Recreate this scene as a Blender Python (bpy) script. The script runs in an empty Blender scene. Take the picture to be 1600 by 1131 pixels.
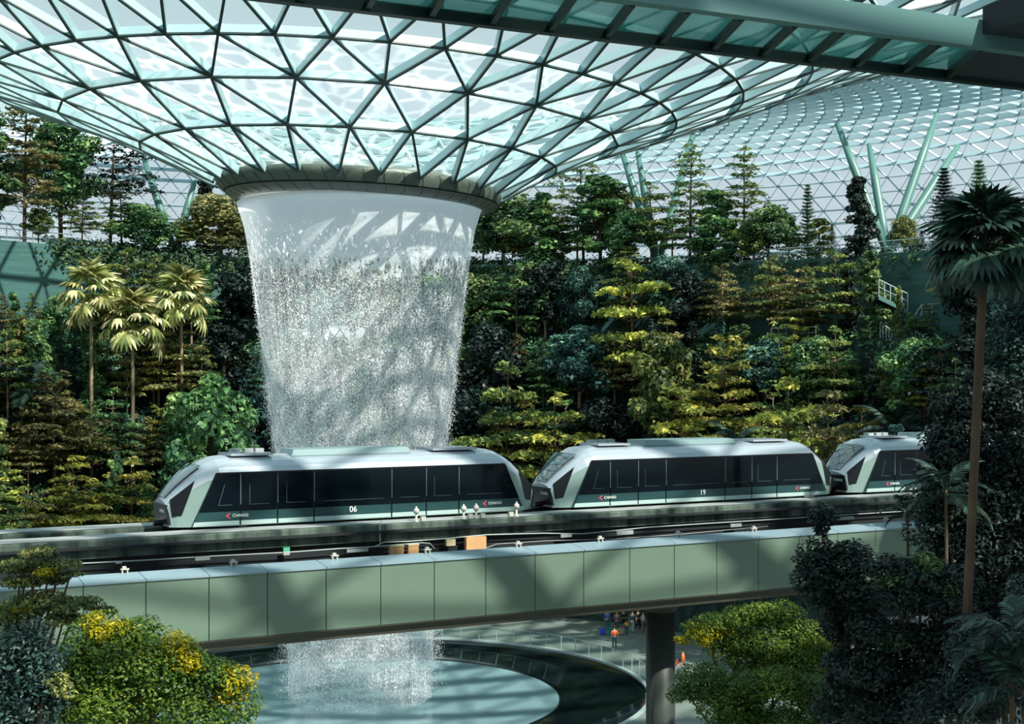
import bpy, math, random
import numpy as np
from mathutils import Vector, Matrix

# ------------------------------------------------------------------ camera, sky, sun
SC = bpy.context.scene
COL = SC.collection
F = 2222.0            # focal length in pixels of the 1600 x 1131 frame
HOR = 590.0           # horizon row
CZ = 20.5             # camera height above the plaza floor

cam_data = bpy.data.cameras.new('camera')
cam_data.sensor_width = 36.0
cam_data.lens = 36.0 * F / 1600.0
cam_data.shift_y = (HOR - 565.5) / 1600.0
cam_data.clip_end = 1500
cam = bpy.data.objects.new('camera', cam_data)
cam.location = (0, 0, CZ)
cam.rotation_euler = (math.pi / 2, 0, 0)
COL.objects.link(cam)
SC.camera = cam

world = bpy.data.worlds.new('sky')
SC.world = world
world.use_nodes = True
wn = world.node_tree.nodes
wl = world.node_tree.links
bgn = wn['Background']
wtc = wn.new('ShaderNodeTexCoord')
wsep = wn.new('ShaderNodeSeparateXYZ')
wr = wn.new('ShaderNodeValToRGB')
wr.color_ramp.elements[0].position = 0.0
wr.color_ramp.elements[0].color = (0.05, 0.09, 0.10, 1)
wr.color_ramp.elements[1].position = 1.0
wr.color_ramp.elements[1].color = (0.66, 0.98, 1.10, 1)
for p_, c_ in ((0.46, (0.10, 0.16, 0.17, 1)), (0.50, (0.66, 0.72, 0.80, 1)), (0.56, (0.64, 0.72, 0.79, 1)), (0.64, (0.58, 0.75, 0.79, 1))):
    e_ = wr.color_ramp.elements.new(p_)
    e_.color = c_
wmap = wn.new('ShaderNodeMath')
wmap.operation = 'MULTIPLY_ADD'
wmap.inputs[1].default_value = 0.5
wmap.inputs[2].default_value = 0.5
wl.new(wtc.outputs['Generated'], wsep.inputs[0])
wl.new(wsep.outputs['Z'], wmap.inputs[0])
wl.new(wmap.outputs[0], wr.inputs[0])
wl.new(wr.outputs[0], bgn.inputs[0])
bgn.inputs[1].default_value = 1.0

SUN_TO = Vector((0.51, -0.51, 0.69)).normalized()
sun_data = bpy.data.lights.new('sun', 'SUN')
sun_data.energy = 8.2
sun_data.color = (1.0, 0.94, 0.84)
sun_data.angle = math.radians(0.8)
sun = bpy.data.objects.new('sun', sun_data)
sun.rotation_euler = SUN_TO.to_track_quat('Z', 'Y').to_euler()
sun.location = (90, -75, 130)
COL.objects.link(sun)

SC.view_settings.view_transform = 'Standard'
SC.view_settings.look = 'None'
SC.view_settings.exposure = 0.0
SC.view_settings.gamma = 1.0
SC.view_settings.use_curve_mapping = False
SC.cycles.transparent_max_bounces = 16
SC.cycles.max_bounces = 6

RNG = random.Random(7)
NP = np.random.default_rng(11)


# ------------------------------------------------------------------ helpers
def W(px, py, Y):
    """point seen at a pixel of the photograph, Y metres in front of the camera"""
    return Vector(((px - 800.0) / F * Y, Y, CZ + (HOR - py) / F * Y))


def srgb(r, g, b):
    def f(c):
        c /= 255.0
        return c / 12.92 if c <= 0.04045 else ((c + 0.055) / 1.055) ** 2.4
    return (f(r), f(g), f(b), 1.0)


def new_mat(name):
    m = bpy.data.materials.new(name)
    m.use_nodes = True
    nt = m.node_tree
    return m, nt, nt.nodes['Principled BSDF'], nt.nodes['Material Output']


def mat(name, col, rough=0.5, metal=0.0, spec=0.5, noise=0.0, nscale=3.0, col2=None, stretch=None, emit=0.0, coat=0.0):
    m, nt, b, out = new_mat(name)
    b.inputs['Base Color'].default_value = col
    b.inputs['Roughness'].default_value = rough
    b.inputs['Metallic'].default_value = metal
    b.inputs['Specular IOR Level'].default_value = spec
    b.inputs['Coat Weight'].default_value = coat
    if emit:
        b.inputs['Emission Color'].default_value = col
        b.inputs['Emission Strength'].default_value = emit
    if noise or col2:
        tc = nt.nodes.new('ShaderNodeTexCoord')
        mp = nt.nodes.new('ShaderNodeMapping')
        if stretch:
            mp.inputs['Scale'].default_value = stretch
        nz = nt.nodes.new('ShaderNodeTexNoise')
        nz.inputs['Scale'].default_value = nscale
        nz.inputs['Detail'].default_value = 5
        rp = nt.nodes.new('ShaderNodeValToRGB')
        rp.color_ramp.elements[0].position = 0.35
        rp.color_ramp.elements[1].position = 0.68
        c2 = col2 or tuple(max(0, c * (1 - noise)) for c in col[:3]) + (1,)
        rp.color_ramp.elements[0].color = c2
        rp.color_ramp.elements[1].color = col
        nt.links.new(tc.outputs['Object'], mp.inputs[0])
        nt.links.new(mp.outputs[0], nz.inputs['Vector'])
        nt.links.new(nz.outputs['Fac'], rp.inputs[0])
        nt.links.new(rp.outputs[0], b.inputs['Base Color'])
    return m


def leaf_mat(name, cols, rough=0.5, trans=0.38, vmin=1.45, vmax=2.5, sat=0.84):
    """leaf colours vary leaf by leaf (face attribute v) and tree by tree"""
    m, nt, b, out = new_mat(name)
    at = nt.nodes.new('ShaderNodeAttribute')
    at.attribute_name = 'v'
    rp = nt.nodes.new('ShaderNodeValToRGB')
    els = rp.color_ramp.elements
    els[0].color = cols[0]
    els[1].color = cols[-1]
    for i, c in enumerate(cols[1:-1]):
        e = els.new((i + 1) / (len(cols) - 1))
        e.color = c
    oi = nt.nodes.new('ShaderNodeObjectInfo')
    hs = nt.nodes.new('ShaderNodeHueSaturation')
    mr = nt.nodes.new('ShaderNodeMapRange')
    mr.inputs['To Min'].default_value = vmin
    mr.inputs['To Max'].default_value = vmax
    hs.inputs['Saturation'].default_value = sat
    mh = nt.nodes.new('ShaderNodeMapRange')
    mh.inputs['To Min'].default_value = 0.497
    mh.inputs['To Max'].default_value = 0.537
    nt.links.new(at.outputs['Fac'], rp.inputs[0])
    nt.links.new(oi.outputs['Random'], mr.inputs['Value'])
    nt.links.new(oi.outputs['Random'], mh.inputs['Value'])
    nt.links.new(rp.outputs[0], hs.inputs['Color'])
    nt.links.new(mr.outputs[0], hs.inputs['Value'])
    nt.links.new(mh.outputs[0], hs.inputs['Hue'])
    nt.links.new(hs.outputs[0], b.inputs['Base Color'])
    b.inputs['Roughness'].default_value = rough
    b.inputs['Specular IOR Level'].default_value = 0.38
    tr = nt.nodes.new('ShaderNodeBsdfTranslucent')
    nt.links.new(hs.outputs[0], tr.inputs['Color'])
    mx = nt.nodes.new('ShaderNodeMixShader')
    mx.inputs[0].default_value = trans
    nt.links.new(b.outputs[0], mx.inputs[1])
    nt.links.new(tr.outputs[0], mx.inputs[2])
    nt.links.new(mx.outputs[0], out.inputs['Surface'])
    return m


class MB:
    """collects geometry, links it as ONE mesh object"""
    def __init__(self):
        self.v, self.f, self.m = [], [], []

    def add(self, vs, fs, mi=0):
        o = len(self.v)
        self.v.extend([tuple(p) for p in vs])
        for f in fs:
            self.f.append(tuple(i + o for i in f))
            self.m.append(mi)

    def box(self, c, s, R=None, mi=0, bevel=0.0):
        hx, hy, hz = s[0] / 2, s[1] / 2, s[2] / 2
        vs = []
        for x, y, z in ((-1, -1, -1), (1, -1, -1), (1, 1, -1), (-1, 1, -1), (-1, -1, 1), (1, -1, 1), (1, 1, 1), (-1, 1, 1)):
            p = Vector((x * hx, y * hy, z * hz))
            if R is not None:
                p = R @ p
            vs.append(Vector(c) + p)
        self.add(vs, ((0, 3, 2, 1), (4, 5, 6, 7), (0, 1, 5, 4), (1, 2, 6, 5), (2, 3, 7, 6), (3, 0, 4, 7)), mi)

    def beam(self, p0, p1, w, h, up, off=0.0, mi=0):
        p0, p1 = Vector(p0), Vector(p1)
        d = (p1 - p0)
        L = d.length
        if L < 1e-5:
            return
        d /= L
        up = Vector(up)
        up = (up - d * up.dot(d))
        if up.length < 1e-4:
            up = d.orthogonal()
        up.normalize()
        sd = d.cross(up)
        a, b = sd * (w / 2), up * (h / 2)
        o = up * off
        vs = [p0 + o - a - b, p0 + o + a - b, p0 + o + a + b, p0 + o - a + b, p1 + o - a - b, p1 + o + a - b, p1 + o + a + b, p1 + o - a + b]
        self.add(vs, ((0, 1, 2, 3), (7, 6, 5, 4), (0, 4, 5, 1), (1, 5, 6, 2), (2, 6, 7, 3), (3, 7, 4, 0)), mi)

    def tube(self, pts, rad, n=8, mi=0, caps=True):
        pts = [Vector(p) for p in pts]
        if not hasattr(rad, '__len__'):
            rad = [rad] * len(pts)
        o = len(self.v)
        ref = None
        for i, p in enumerate(pts):
            d = (pts[min(i + 1, len(pts) - 1)] - pts[max(i - 1, 0)])
            d.normalize()
            if ref is None:
                ref = d.orthogonal().normalized()
            ref = (ref - d * ref.dot(d)).normalized()
            sd = d.cross(ref)
            for k in range(n):
                a = 2 * math.pi * k / n
                self.v.append(tuple(p + (ref * math.cos(a) + sd * math.sin(a)) * rad[i]))
        for i in range(len(pts) - 1):
            for k in range(n):
                k2 = (k + 1) % n
                self.f.append((o + i * n + k, o + i * n + k2, o + (i + 1) * n + k2, o + (i + 1) * n + k))
                self.m.append(mi)
        if caps:
            self.f.append(tuple(o + k for k in range(n))[::-1])
            self.m.append(mi)
            e = o + (len(pts) - 1) * n
            self.f.append(tuple(e + k for k in range(n)))
            self.m.append(mi)

    def lathe(self, prof, n, c=(0, 0), a0=0.0, a1=2 * math.pi, mi=0, wrap=True):
        """prof: (r, z) list; angles measured from +Y towards +X"""
        o = len(self.v)
        na = n if wrap else n + 1
        for i in range(na):
            a = a0 + (a1 - a0) * i / n
            for r, z in prof:
                self.v.append((c[0] + r * math.sin(a), c[1] + r * math.cos(a), z))
        m = len(prof)
        for i in range(n):
            j = (i + 1) % na if wrap else i + 1
            for k in range(m - 1):
                self.f.append((o + i * m + k, o + j * m + k, o + j * m + k + 1, o + i * m + k + 1))
                self.m.append(mi)

    def prism(self, poly, off, mi=0):
        """closed solid: polygon swept by a vector"""
        n = len(poly)
        poly = [Vector(p) for p in poly]
        off = Vector(off)
        vs = poly + [p + off for p in poly]
        fs = [tuple(range(n))[::-1], tuple(range(n, 2 * n))]
        for i in range(n):
            j = (i + 1) % n
            fs.append((i, j, n + j, n + i))
        self.add(vs, fs, mi)

    def build(self, name, mats, parent=None, origin=None, smooth=False, attr=None):
        me = bpy.data.meshes.new(name)
        vs = np.array(self.v, dtype=np.float64)
        if parent is not None and origin is None:
            origin = parent.location
        if origin is not None and len(vs):
            vs = vs - np.array(tuple(origin))
        me.from_pydata(vs.tolist(), [], self.f)
        if not isinstance(mats, (list, tuple)):
            mats = [mats]
        for m in mats:
            me.materials.append(m)
        if len(mats) > 1:
            me.polygons.foreach_set('material_index', self.m)
        if smooth:
            me.polygons.foreach_set('use_smooth', [True] * len(me.polygons))
        me.update()
        o = bpy.data.objects.new(name, me)
        COL.objects.link(o)
        if parent is not None:
            o.parent = parent
        elif origin is not None:
            o.location = origin
        return o


def tag(o, label=None, cat=None, group=None, kind=None):
    if label:
        o['label'] = label
    if cat:
        o['category'] = cat
    if group:
        o['group'] = group
    if kind:
        o['kind'] = kind
    return o


def empty(name, loc=(0, 0, 0), rz=0.0):
    o = bpy.data.objects.new(name, None)
    o.empty_display_size = 0.3
    o.location = loc
    o.rotation_euler = (0, 0, rz)
    COL.objects.link(o)
    return o


def copy_tree(o, parent=None):
    c = o.copy()
    COL.objects.link(c)
    if parent is not None:
        c.parent = parent
    for ch in list(o.children):
        copy_tree(ch, c)
    return c


def text_mesh(name, body, size, m, parent, loc, rot, depth=0.004):
    cu = bpy.data.curves.new(name, 'FONT')
    cu.body = body
    cu.size = size
    cu.extrude = depth
    cu.align_x = 'CENTER'
    cu.align_y = 'CENTER'
    tmp = bpy.data.objects.new(name + '_curve', cu)
    COL.objects.link(tmp)
    dg = bpy.context.evaluated_depsgraph_get()
    me = bpy.data.meshes.new_from_object(tmp.evaluated_get(dg))
    bpy.data.objects.remove(tmp)
    me.materials.clear()
    me.materials.append(m)
    o = bpy.data.objects.new(name, me)
    COL.objects.link(o)
    o.parent = parent
    o.location = loc
    o.rotation_euler = rot
    return o


# ------------------------------------------------------------------ materials
M = {}
M['steel_pale'] = mat('pale_steel', srgb(168, 196, 200), 0.35, 0.0, 0.5)
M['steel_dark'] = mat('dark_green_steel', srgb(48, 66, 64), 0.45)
M['steel_far'] = mat('pale_blue_steel', srgb(160, 184, 192), 0.4)
M['ring'] = mat('olive_grey_metal', srgb(92, 102, 92), 0.45, 0.2)
M['ring_low'] = mat('pale_grey_metal', srgb(118, 120, 114), 0.45, 0.2)
M['ring_dark'] = mat('dark_groove', srgb(40, 46, 44), 0.7)
M['column'] = mat('grey_green_painted_steel', srgb(80, 122, 116), 0.4)
M['wall'] = mat('mossy_stone', srgb(40, 66, 62), 0.9, noise=0.6, nscale=1.2, col2=srgb(14, 30, 28))
M['wall_tile'] = mat('slate_cladding', srgb(58, 104, 100), 0.6, noise=0.35, nscale=0.8, stretch=(0.3, 0.3, 5))
M['soil'] = mat('dark_soil', srgb(30, 44, 40), 0.95, noise=0.5, nscale=2.0)
M['floor'] = mat('teal_grey_paving', srgb(122, 134, 128), 0.5, noise=0.22, nscale=0.25)
M['moat'] = mat('black_polished_glass', srgb(16, 28, 30), 0.08, 0.0, 0.6, noise=0.35, nscale=0.4)
M['basin'] = mat('pale_water_film', srgb(132, 164, 170), 0.12, 0.0, 0.6, noise=0.18, nscale=0.35)
M['concrete'] = mat('pale_concrete', srgb(160, 166, 166), 0.75, noise=0.25, nscale=1.2)
M['stained'] = mat('algae_stained_concrete', srgb(92, 108, 96), 0.85, nscale=1.0, col2=srgb(22, 38, 36), stretch=(2.2, 2.2, 0.35))
M['dark'] = mat('dark_trench', srgb(18, 24, 30), 0.8)
M['panel'] = mat('sage_green_metal', srgb(104, 125, 110), 0.42, 0.15, 0.5, noise=0.06, nscale=0.8)
M['coping'] = mat('pale_aluminium', srgb(134, 156, 166), 0.35, 0.1)
M['soffit'] = mat('brown_grey_soffit', srgb(84, 82, 72), 0.6)
M['cable'] = mat('pale_conduit', srgb(170, 180, 178), 0.4)
M['orange_box'] = mat('orange_beige_enclosure', srgb(206, 160, 112), 0.5, noise=0.15, nscale=2)
M['tan_box'] = mat('tan_enclosure', srgb(196, 182, 142), 0.5)
M['sign_green'] = mat('green_sign', srgb(70, 170, 130), 0.5)
M['bracket'] = mat('galvanised_bracket', srgb(176, 176, 166), 0.5)
M['pier'] = mat('dark_painted_pier', srgb(48, 56, 52), 0.5)
M['car_body'] = mat('silver_car_paint', srgb(168, 178, 188), 0.25, 0.25, 0.5, coat=0.3)
M['car_side'] = mat('silver_green_side_paint', srgb(134, 158, 152), 0.3, 0.15, 0.5, coat=0.2)
M['car_band'] = mat('dark_teal_band', srgb(36, 66, 68), 0.25, 0.0, 0.5)
M['car_black'] = mat('black_seal', srgb(14, 18, 22), 0.3)
M['car_line'] = mat('door_edge_highlight', srgb(104, 118, 120), 0.3)  # pale tone carries the highlight along the door edges
M['pane_line'] = mat('dull_rail_metal', srgb(58, 70, 74), 0.4)
M['white_text'] = mat('white_lettering', srgb(235, 238, 238), 0.5)
M['red_logo'] = mat('pink_red_emblem', srgb(200, 70, 90), 0.5)
M['seat'] = mat('orange_seat', srgb(190, 96, 50), 0.6)
M['inside'] = mat('grey_interior', srgb(120, 130, 130), 0.6)
M['roof_unit'] = mat('pale_teal_roof_unit', srgb(108, 134, 138), 0.4)
M['bark'] = mat('brown_bark', srgb(96, 78, 58), 0.9, noise=0.5, nscale=3, stretch=(1, 1, 0.3))
M['bark_pale'] = mat('pale_bark', srgb(150, 132, 108), 0.9, noise=0.4, nscale=3, stretch=(1, 1, 0.3))
M['rail'] = mat('rail_steel', srgb(176, 192, 192), 0.35, 0.2)
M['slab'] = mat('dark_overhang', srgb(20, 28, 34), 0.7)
M['fascia'] = mat('grey_green_fascia', srgb(84, 122, 120), 0.45)
M['beam_dark'] = mat('near_black_green_beam', srgb(24, 42, 40), 0.45)
M['daylight_pane'] = mat('bright_pane', srgb(205, 222, 224), 0.3, emit=0.75)  # glows in place of daylight from beyond the opening


def skirt_mat():
    m, nt, b, out = new_mat('perforated_silver_skirt')
    tc = nt.nodes.new('ShaderNodeTexCoord')
    vo = nt.nodes.new('ShaderNodeTexVoronoi')
    vo.inputs['Scale'].default_value = 16
    vo.inputs['Randomness'].default_value = 0.0
    rp = nt.nodes.new('ShaderNodeValToRGB')
    rp.color_ramp.elements[0].position = 0.30
    rp.color_ramp.elements[1].position = 0.36
    rp.color_ramp.elements[0].color = srgb(70, 92, 92)
    rp.color_ramp.elements[1].color = srgb(176, 200, 196)
    nt.links.new(tc.outputs['Object'], vo.inputs['Vector'])
    nt.links.new(vo.outputs['Distance'], rp.inputs[0])
    nt.links.new(rp.outputs[0], b.inputs['Base Color'])
    b.inputs['Roughness'].default_value = 0.35
    return m


def tint_glass(name, col, alpha, rough=0.05, tc_=(0.75, 0.9, 0.9, 1)):
    """tinted pane: partly see-through, partly a glossy dark film"""
    m, nt, b, out = new_mat(name)
    b.inputs['Base Color'].default_value = col
    b.inputs['Roughness'].default_value = rough
    b.inputs['Specular IOR Level'].default_value = 0.5
    tr = nt.nodes.new('ShaderNodeBsdfTransparent')
    tr.inputs['Color'].default_value = tc_
    mx = nt.nodes.new('ShaderNodeMixShader')
    mx.inputs[0].default_value = alpha
    nt.links.new(tr.outputs[0], mx.inputs[1])
    nt.links.new(b.outputs[0], mx.inputs[2])
    nt.links.new(mx.outputs[0], out.inputs['Surface'])
    return m


M['skirt'] = skirt_mat()
M['car_glass'] = tint_glass('dark_tinted_glass', srgb(10, 20, 26), 0.80)
M['windshield'] = mat('windshield_glass', srgb(46, 72, 76), 0.06, 0.0, 0.8, coat=0.5)
M['balustrade'] = tint_glass('clear_balustrade_glass', srgb(110, 150, 145), 0.05, 0.05, (0.95, 0.98, 0.98, 1))
M['canopy_glass'] = tint_glass('teal_canopy_glass', srgb(70, 165, 160), 0.62, 0.15)


def roof_glass():
    m, nt, b, out = new_mat('clear_roof_glass')
    tr = nt.nodes.new('ShaderNodeBsdfTransparent')
    tr.inputs['Color'].default_value = (0.94, 0.99, 0.985, 1)
    b.inputs['Base Color'].default_value = srgb(190, 216, 220)
    b.inputs['Roughness'].default_value = 0.1
    mx = nt.nodes.new('ShaderNodeMixShader')
    mx.inputs[0].default_value = 0.10
    nt.links.new(tr.outputs[0], mx.inputs[1])
    nt.links.new(b.outputs[0], mx.inputs[2])
    nt.links.new(mx.outputs[0], out.inputs['Surface'])
    return m


def wet_glass():
    """glass with water running over it in foamy ripples"""
    m, nt, b, out = new_mat('wet_roof_glass')
    tc = nt.nodes.new('ShaderNodeTexCoord')
    nz = nt.nodes.new('ShaderNodeTexNoise')
    nz.inputs['Scale'].default_value = 0.8
    nz.inputs['Detail'].default_value = 3
    mixv = nt.nodes.new('ShaderNodeMix')
    mixv.data_type = 'VECTOR'
    mixv.inputs[0].default_value = 0.35
    vo = nt.nodes.new('ShaderNodeTexVoronoi')
    vo.feature = 'DISTANCE_TO_EDGE'
    vo.inputs['Scale'].default_value = 1.15
    rp = nt.nodes.new('ShaderNodeValToRGB')
    rp.color_ramp.elements[0].position = 0.0
    rp.color_ramp.elements[0].color = (1, 1, 1, 1)
    rp.color_ramp.elements[1].position = 0.17
    rp.color_ramp.elements[1].color = (0.16, 0.16, 0.16, 1)
    n2 = nt.nodes.new('ShaderNodeTexNoise')
    n2.inputs['Scale'].default_value = 0.35
    n2.inputs['Detail'].default_value = 4
    mul = nt.nodes.new('ShaderNodeMath')
    mul.operation = 'MULTIPLY'
    mr = nt.nodes.new('ShaderNodeMapRange')
    mr.inputs['From Min'].default_value = 0.3
    mr.inputs['From Max'].default_value = 0.7
    mr.inputs['To Min'].default_value = 0.15
    mr.inputs['To Max'].default_value = 0.75
    nt.links.new(tc.outputs['Object'], nz.inputs['Vector'])
    nt.links.new(tc.outputs['Object'], mixv.inputs['A'])
    nt.links.new(nz.outputs['Color'], mixv.inputs['B'])
    nt.links.new(mixv.outputs['Result'], vo.inputs['Vector'])
    nt.links.new(vo.outputs['Distance'], rp.inputs[0])
    nt.links.new(tc.outputs['Object'], n2.inputs['Vector'])
    nt.links.new(n2.outputs['Fac'], mr.inputs['Value'])
    nt.links.new(rp.outputs[0], mul.inputs[0])
    nt.links.new(mr.outputs[0], mul.inputs[1])
    tr = nt.nodes.new('ShaderNodeBsdfTransparent')
    tr.inputs['Color'].default_value = (0.90, 0.97, 0.97, 1)
    tl = nt.nodes.new('ShaderNodeBsdfTranslucent')
    tl.inputs['Color'].default_value = (0.86, 0.93, 0.93, 1)
    mx = nt.nodes.new('ShaderNodeMixShader')
    nt.links.new(mul.outputs[0], mx.inputs[0])
    nt.links.new(tr.outputs[0], mx.inputs[1])
    nt.links.new(tl.outputs[0], mx.inputs[2])
    nt.links.new(mx.outputs[0], out.inputs['Surface'])
    return m


M['roof_glass'] = roof_glass()
M['wet_glass'] = wet_glass()

L_OLIVE = leaf_mat('olive_leaves', [srgb(30, 48, 26), srgb(58, 76, 34), srgb(98, 104, 40), srgb(146, 136, 56)])
L_GREEN = leaf_mat('green_leaves', [srgb(22, 50, 34), srgb(44, 80, 46), srgb(78, 108, 52), srgb(128, 142, 68)])
L_TEAL = leaf_mat('blue_green_leaves', [srgb(14, 40, 38), srgb(24, 60, 54), srgb(42, 82, 68), srgb(84, 122, 94)])
L_YELLOW = leaf_mat('yellow_green_leaves', [srgb(56, 68, 24), srgb(98, 104, 32), srgb(146, 134, 36), srgb(196, 170, 54)])
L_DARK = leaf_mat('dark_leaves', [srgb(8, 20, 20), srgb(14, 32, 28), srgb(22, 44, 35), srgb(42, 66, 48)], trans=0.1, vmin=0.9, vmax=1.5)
L_LIME = leaf_mat('lime_green_leaves', [srgb(34, 54, 22), srgb(62, 86, 30), srgb(94, 112, 38), srgb(140, 142, 50)], vmin=1.1, vmax=1.3, sat=1.0)
L_SUNLIT = leaf_mat('sunlit_yellow_leaves', [srgb(66, 72, 22), srgb(112, 108, 30), srgb(160, 138, 38), srgb(208, 176, 60)], vmin=0.9, vmax=1.2, sat=1.05)  # yellow of sunlit crown patches, put into the leaf colour
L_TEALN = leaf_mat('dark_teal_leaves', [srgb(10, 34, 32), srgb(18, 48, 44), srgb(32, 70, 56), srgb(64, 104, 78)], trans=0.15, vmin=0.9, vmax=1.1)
L_RUST = leaf_mat('rusty_leaves', [srgb(46, 54, 30), srgb(80, 80, 42), srgb(116, 106, 56), srgb(154, 138, 92)])
L_PALM = leaf_mat('palm_fronds', [srgb(50, 64, 26), srgb(96, 102, 40), srgb(150, 140, 74), srgb(200, 184, 140)])
L_NEARPALM = leaf_mat('dark_palm_fronds', [srgb(14, 26, 22), srgb(24, 46, 36), srgb(40, 72, 56), srgb(60, 100, 76)], trans=0.1, vmin=0.9, vmax=1.3)

# ------------------------------------------------------------------ glass roof
AX, AY = -10.0, 93.5
CAMDIR = math.atan2(-AX, -AY)          # azimuth (from +Y towards +X) of the camera seen from the axis
PROF = [(9.3, 12.35), (13.45, 14.4), (17.9, 16.15), (22.0, 17.45), (26.0, 19.0), (30.0, 20.6), (34, 22.1), (40, 23.8), (46, 25.2),
        (52, 26.2), (58, 26.8), (64, 27.0), (70, 26.6), (75, 25.0), (77.6, 22.4), (78.4, 18.5), (77.6, 14.5), (75.5, 10.0)]
_s = [0.0]
for (r0, z0), (r1, z1) in zip(PROF[:-1], PROF[1:]):
    _s.append(_s[-1] + math.hypot(r1 - r0, z1 - z0))


def prof_at(s):
    s = max(0.0, min(_s[-1] - 1e-6, s))
    for i in range(len(_s) - 1):
        if s <= _s[i + 1]:
            t = (s - _s[i]) / (_s[i + 1] - _s[i])
            return (PROF[i][0] + t * (PROF[i + 1][0] - PROF[i][0]), PROF[i][1] + t * (PROF[i + 1][1] - PROF[i][1]))


def s_of_r(r):
    for i in range(len(PROF) - 1):
        if PROF[i][0] <= r <= PROF[i + 1][0]:
            return _s[i] + (r - PROF[i][0]) / (PROF[i + 1][0] - PROF[i][0]) * (_s[i + 1] - _s[i])


def shell(r, z, az):
    """point of the roof shell: the funnel leans a little to the left as it opens"""
    lean = -0.27 * (min(z, 17.5) - 12.3) * max(0.0, min(1.0, (46 - r) / 24.0))
    tilt = 0.043 * max(0.0, min(1.0, (52 - r) / 22.0))
    x = r * math.sin(az)
    return Vector((AX + lean + x, AY + r * math.cos(az), CZ + z - tilt * x))


def shell_n(i_s, az):
    r0, z0 = prof_at(i_s - 0.3)
    r1, z1 = prof_at(i_s + 0.3)
    a = shell(r0, z0, az)
    b = shell(r1, z1, az)
    t = (b - a).normalized()
    side = Vector((math.cos(az), -math.sin(az), 0))
    n = side.cross(t)
    if n.length < 1e-6:
        return Vector((0, 0, 1))
    n.normalize()
    return -n if n.z < 0 and r0 < 70 else n


def strip(A, B):
    """triangles between two rows of (angle, point, normal)"""
    tris = []
    i = j = 0
    while i < len(A) - 1 or j < len(B) - 1:
        if i == len(A) - 1:
            tris.append((('a', i), ('b', j), ('b', j + 1)))
            j += 1
        elif j == len(B) - 1:
            tris.append((('a', i), ('a', i + 1), ('b', j)))
            i += 1
        else:
            if A[i + 1][0] + A[i][0] <= B[j + 1][0] + B[j][0]:
                tris.append((('a', i), ('a', i + 1), ('b', j)))
                i += 1
            else:
                tris.append((('a', i), ('b', j), ('b', j + 1)))
                j += 1
    return tris


def make_row(s, n, off, lo, hi, zoff=0.0):
    r, z = prof_at(s) if s is not None else zoff
    row = []
    step = 2 * math.pi / n
    k0 = math.ceil((lo - CAMDIR) / step - off - 1e-6)
    k1 = math.floor((hi - CAMDIR) / step - off + 1e-6)
    for k in range(k0, k1 + 1):
        az = CAMDIR + (k + off) * step
        row.append((az, shell(r, z, az), shell_n(s, az) if s is not None else Vector((0, 0, 1))))
    return row


def grid(rows, mb, glass, w, h, edge=0.0, roww=None, rowh=None, diag_w=None, diag_h=None, skip_first_row=False, goff=0.25, lean_diag=None):
    for ri in range(len(rows)):
        R = rows[ri]
        if not (ri == 0 and skip_first_row):
            for a, b in zip(R[:-1], R[1:]):
                n = (a[2] + b[2]).normalized()
                mb.beam(a[1], b[1], roww or w, rowh or h, n)
                if edge:
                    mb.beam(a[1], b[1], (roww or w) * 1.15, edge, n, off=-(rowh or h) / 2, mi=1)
        if ri + 1 < len(rows):
            B = rows[ri + 1]
            seen = set()
            for tri in strip(R, B):
                P = [(R if k == 'a' else B)[q] for k, q in tri]
                if glass is not None:
                    glass.add([p[1] + p[2] * goff for p in P], ((0, 1, 2),))
                for (x, y) in ((0, 1), (1, 2), (0, 2)):
                    if tri[x][0] != tri[y][0]:
                        key = (tri[x], tri[y])
                        if key in seen:
                            continue
                        seen.add(key)
                        a, b = P[x], P[y]
                        if tri[x][0] == 'b':
                            a, b = b, a
                        n = (a[2] + b[2]).normalized()
                        thick = True
                        if lean_diag is not None:
                            thick = (b[0] - a[0]) * lean_diag > 0
                        ww = w if thick else (diag_w or w)
                        hh = h if thick else (diag_h or h)
                        mb.beam(a[1], b[1], ww, hh, n)
                        if edge:
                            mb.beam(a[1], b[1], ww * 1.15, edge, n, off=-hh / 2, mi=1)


TAU = 2 * math.pi
ceiling = empty('ceiling', (AX, AY, CZ + 12))
tag(ceiling, 'glass and steel grid roof curving down into a funnel above the waterfall', 'glass roof', kind='structure')
mb_f, gl_f, gl_o = MB(), MB(), MB()
full = (CAMDIR - math.pi, CAMDIR + math.pi)
rows = [make_row(_s[0], 24, 0.5, *full), make_row(_s[1], 24, 0.0, *full), make_row(_s[2], 24, 0.5, *full), make_row(_s[3], 48, 0.0, *full)]
# offset rows: close the loop by repeating the first node
for q, R in enumerate(rows):
    n = (24, 24, 24, 48)[q]
    if R[-1][0] - R[0][0] < TAU - 1e-4:
        a = R[0]
        R.append((a[0] + TAU, a[1], a[2]))
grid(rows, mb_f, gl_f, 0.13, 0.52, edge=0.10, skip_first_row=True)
outer = [rows[3]]
for q, r in enumerate((26.0, 30.0, 34.0, 38.0, 42.0, 46.0)):
    R = make_row(s_of_r(r), 48, 0.5 if q % 2 == 0 else 0.0, *full)
    if R[-1][0] - R[0][0] < TAU - 1e-4:
        a = R[0]
        R.append((a[0] + TAU, a[1], a[2]))
    outer.append(R)
gl_m = MB()
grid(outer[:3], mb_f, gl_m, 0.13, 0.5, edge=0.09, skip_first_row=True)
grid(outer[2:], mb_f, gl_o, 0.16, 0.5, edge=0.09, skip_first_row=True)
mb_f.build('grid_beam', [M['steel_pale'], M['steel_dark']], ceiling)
gl_f.build('wet_pane', M['wet_glass'], ceiling)
gl_m.build('pane', M['roof_glass'], ceiling)
gl_o.build('pane', M['roof_glass'], ceiling)
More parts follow.
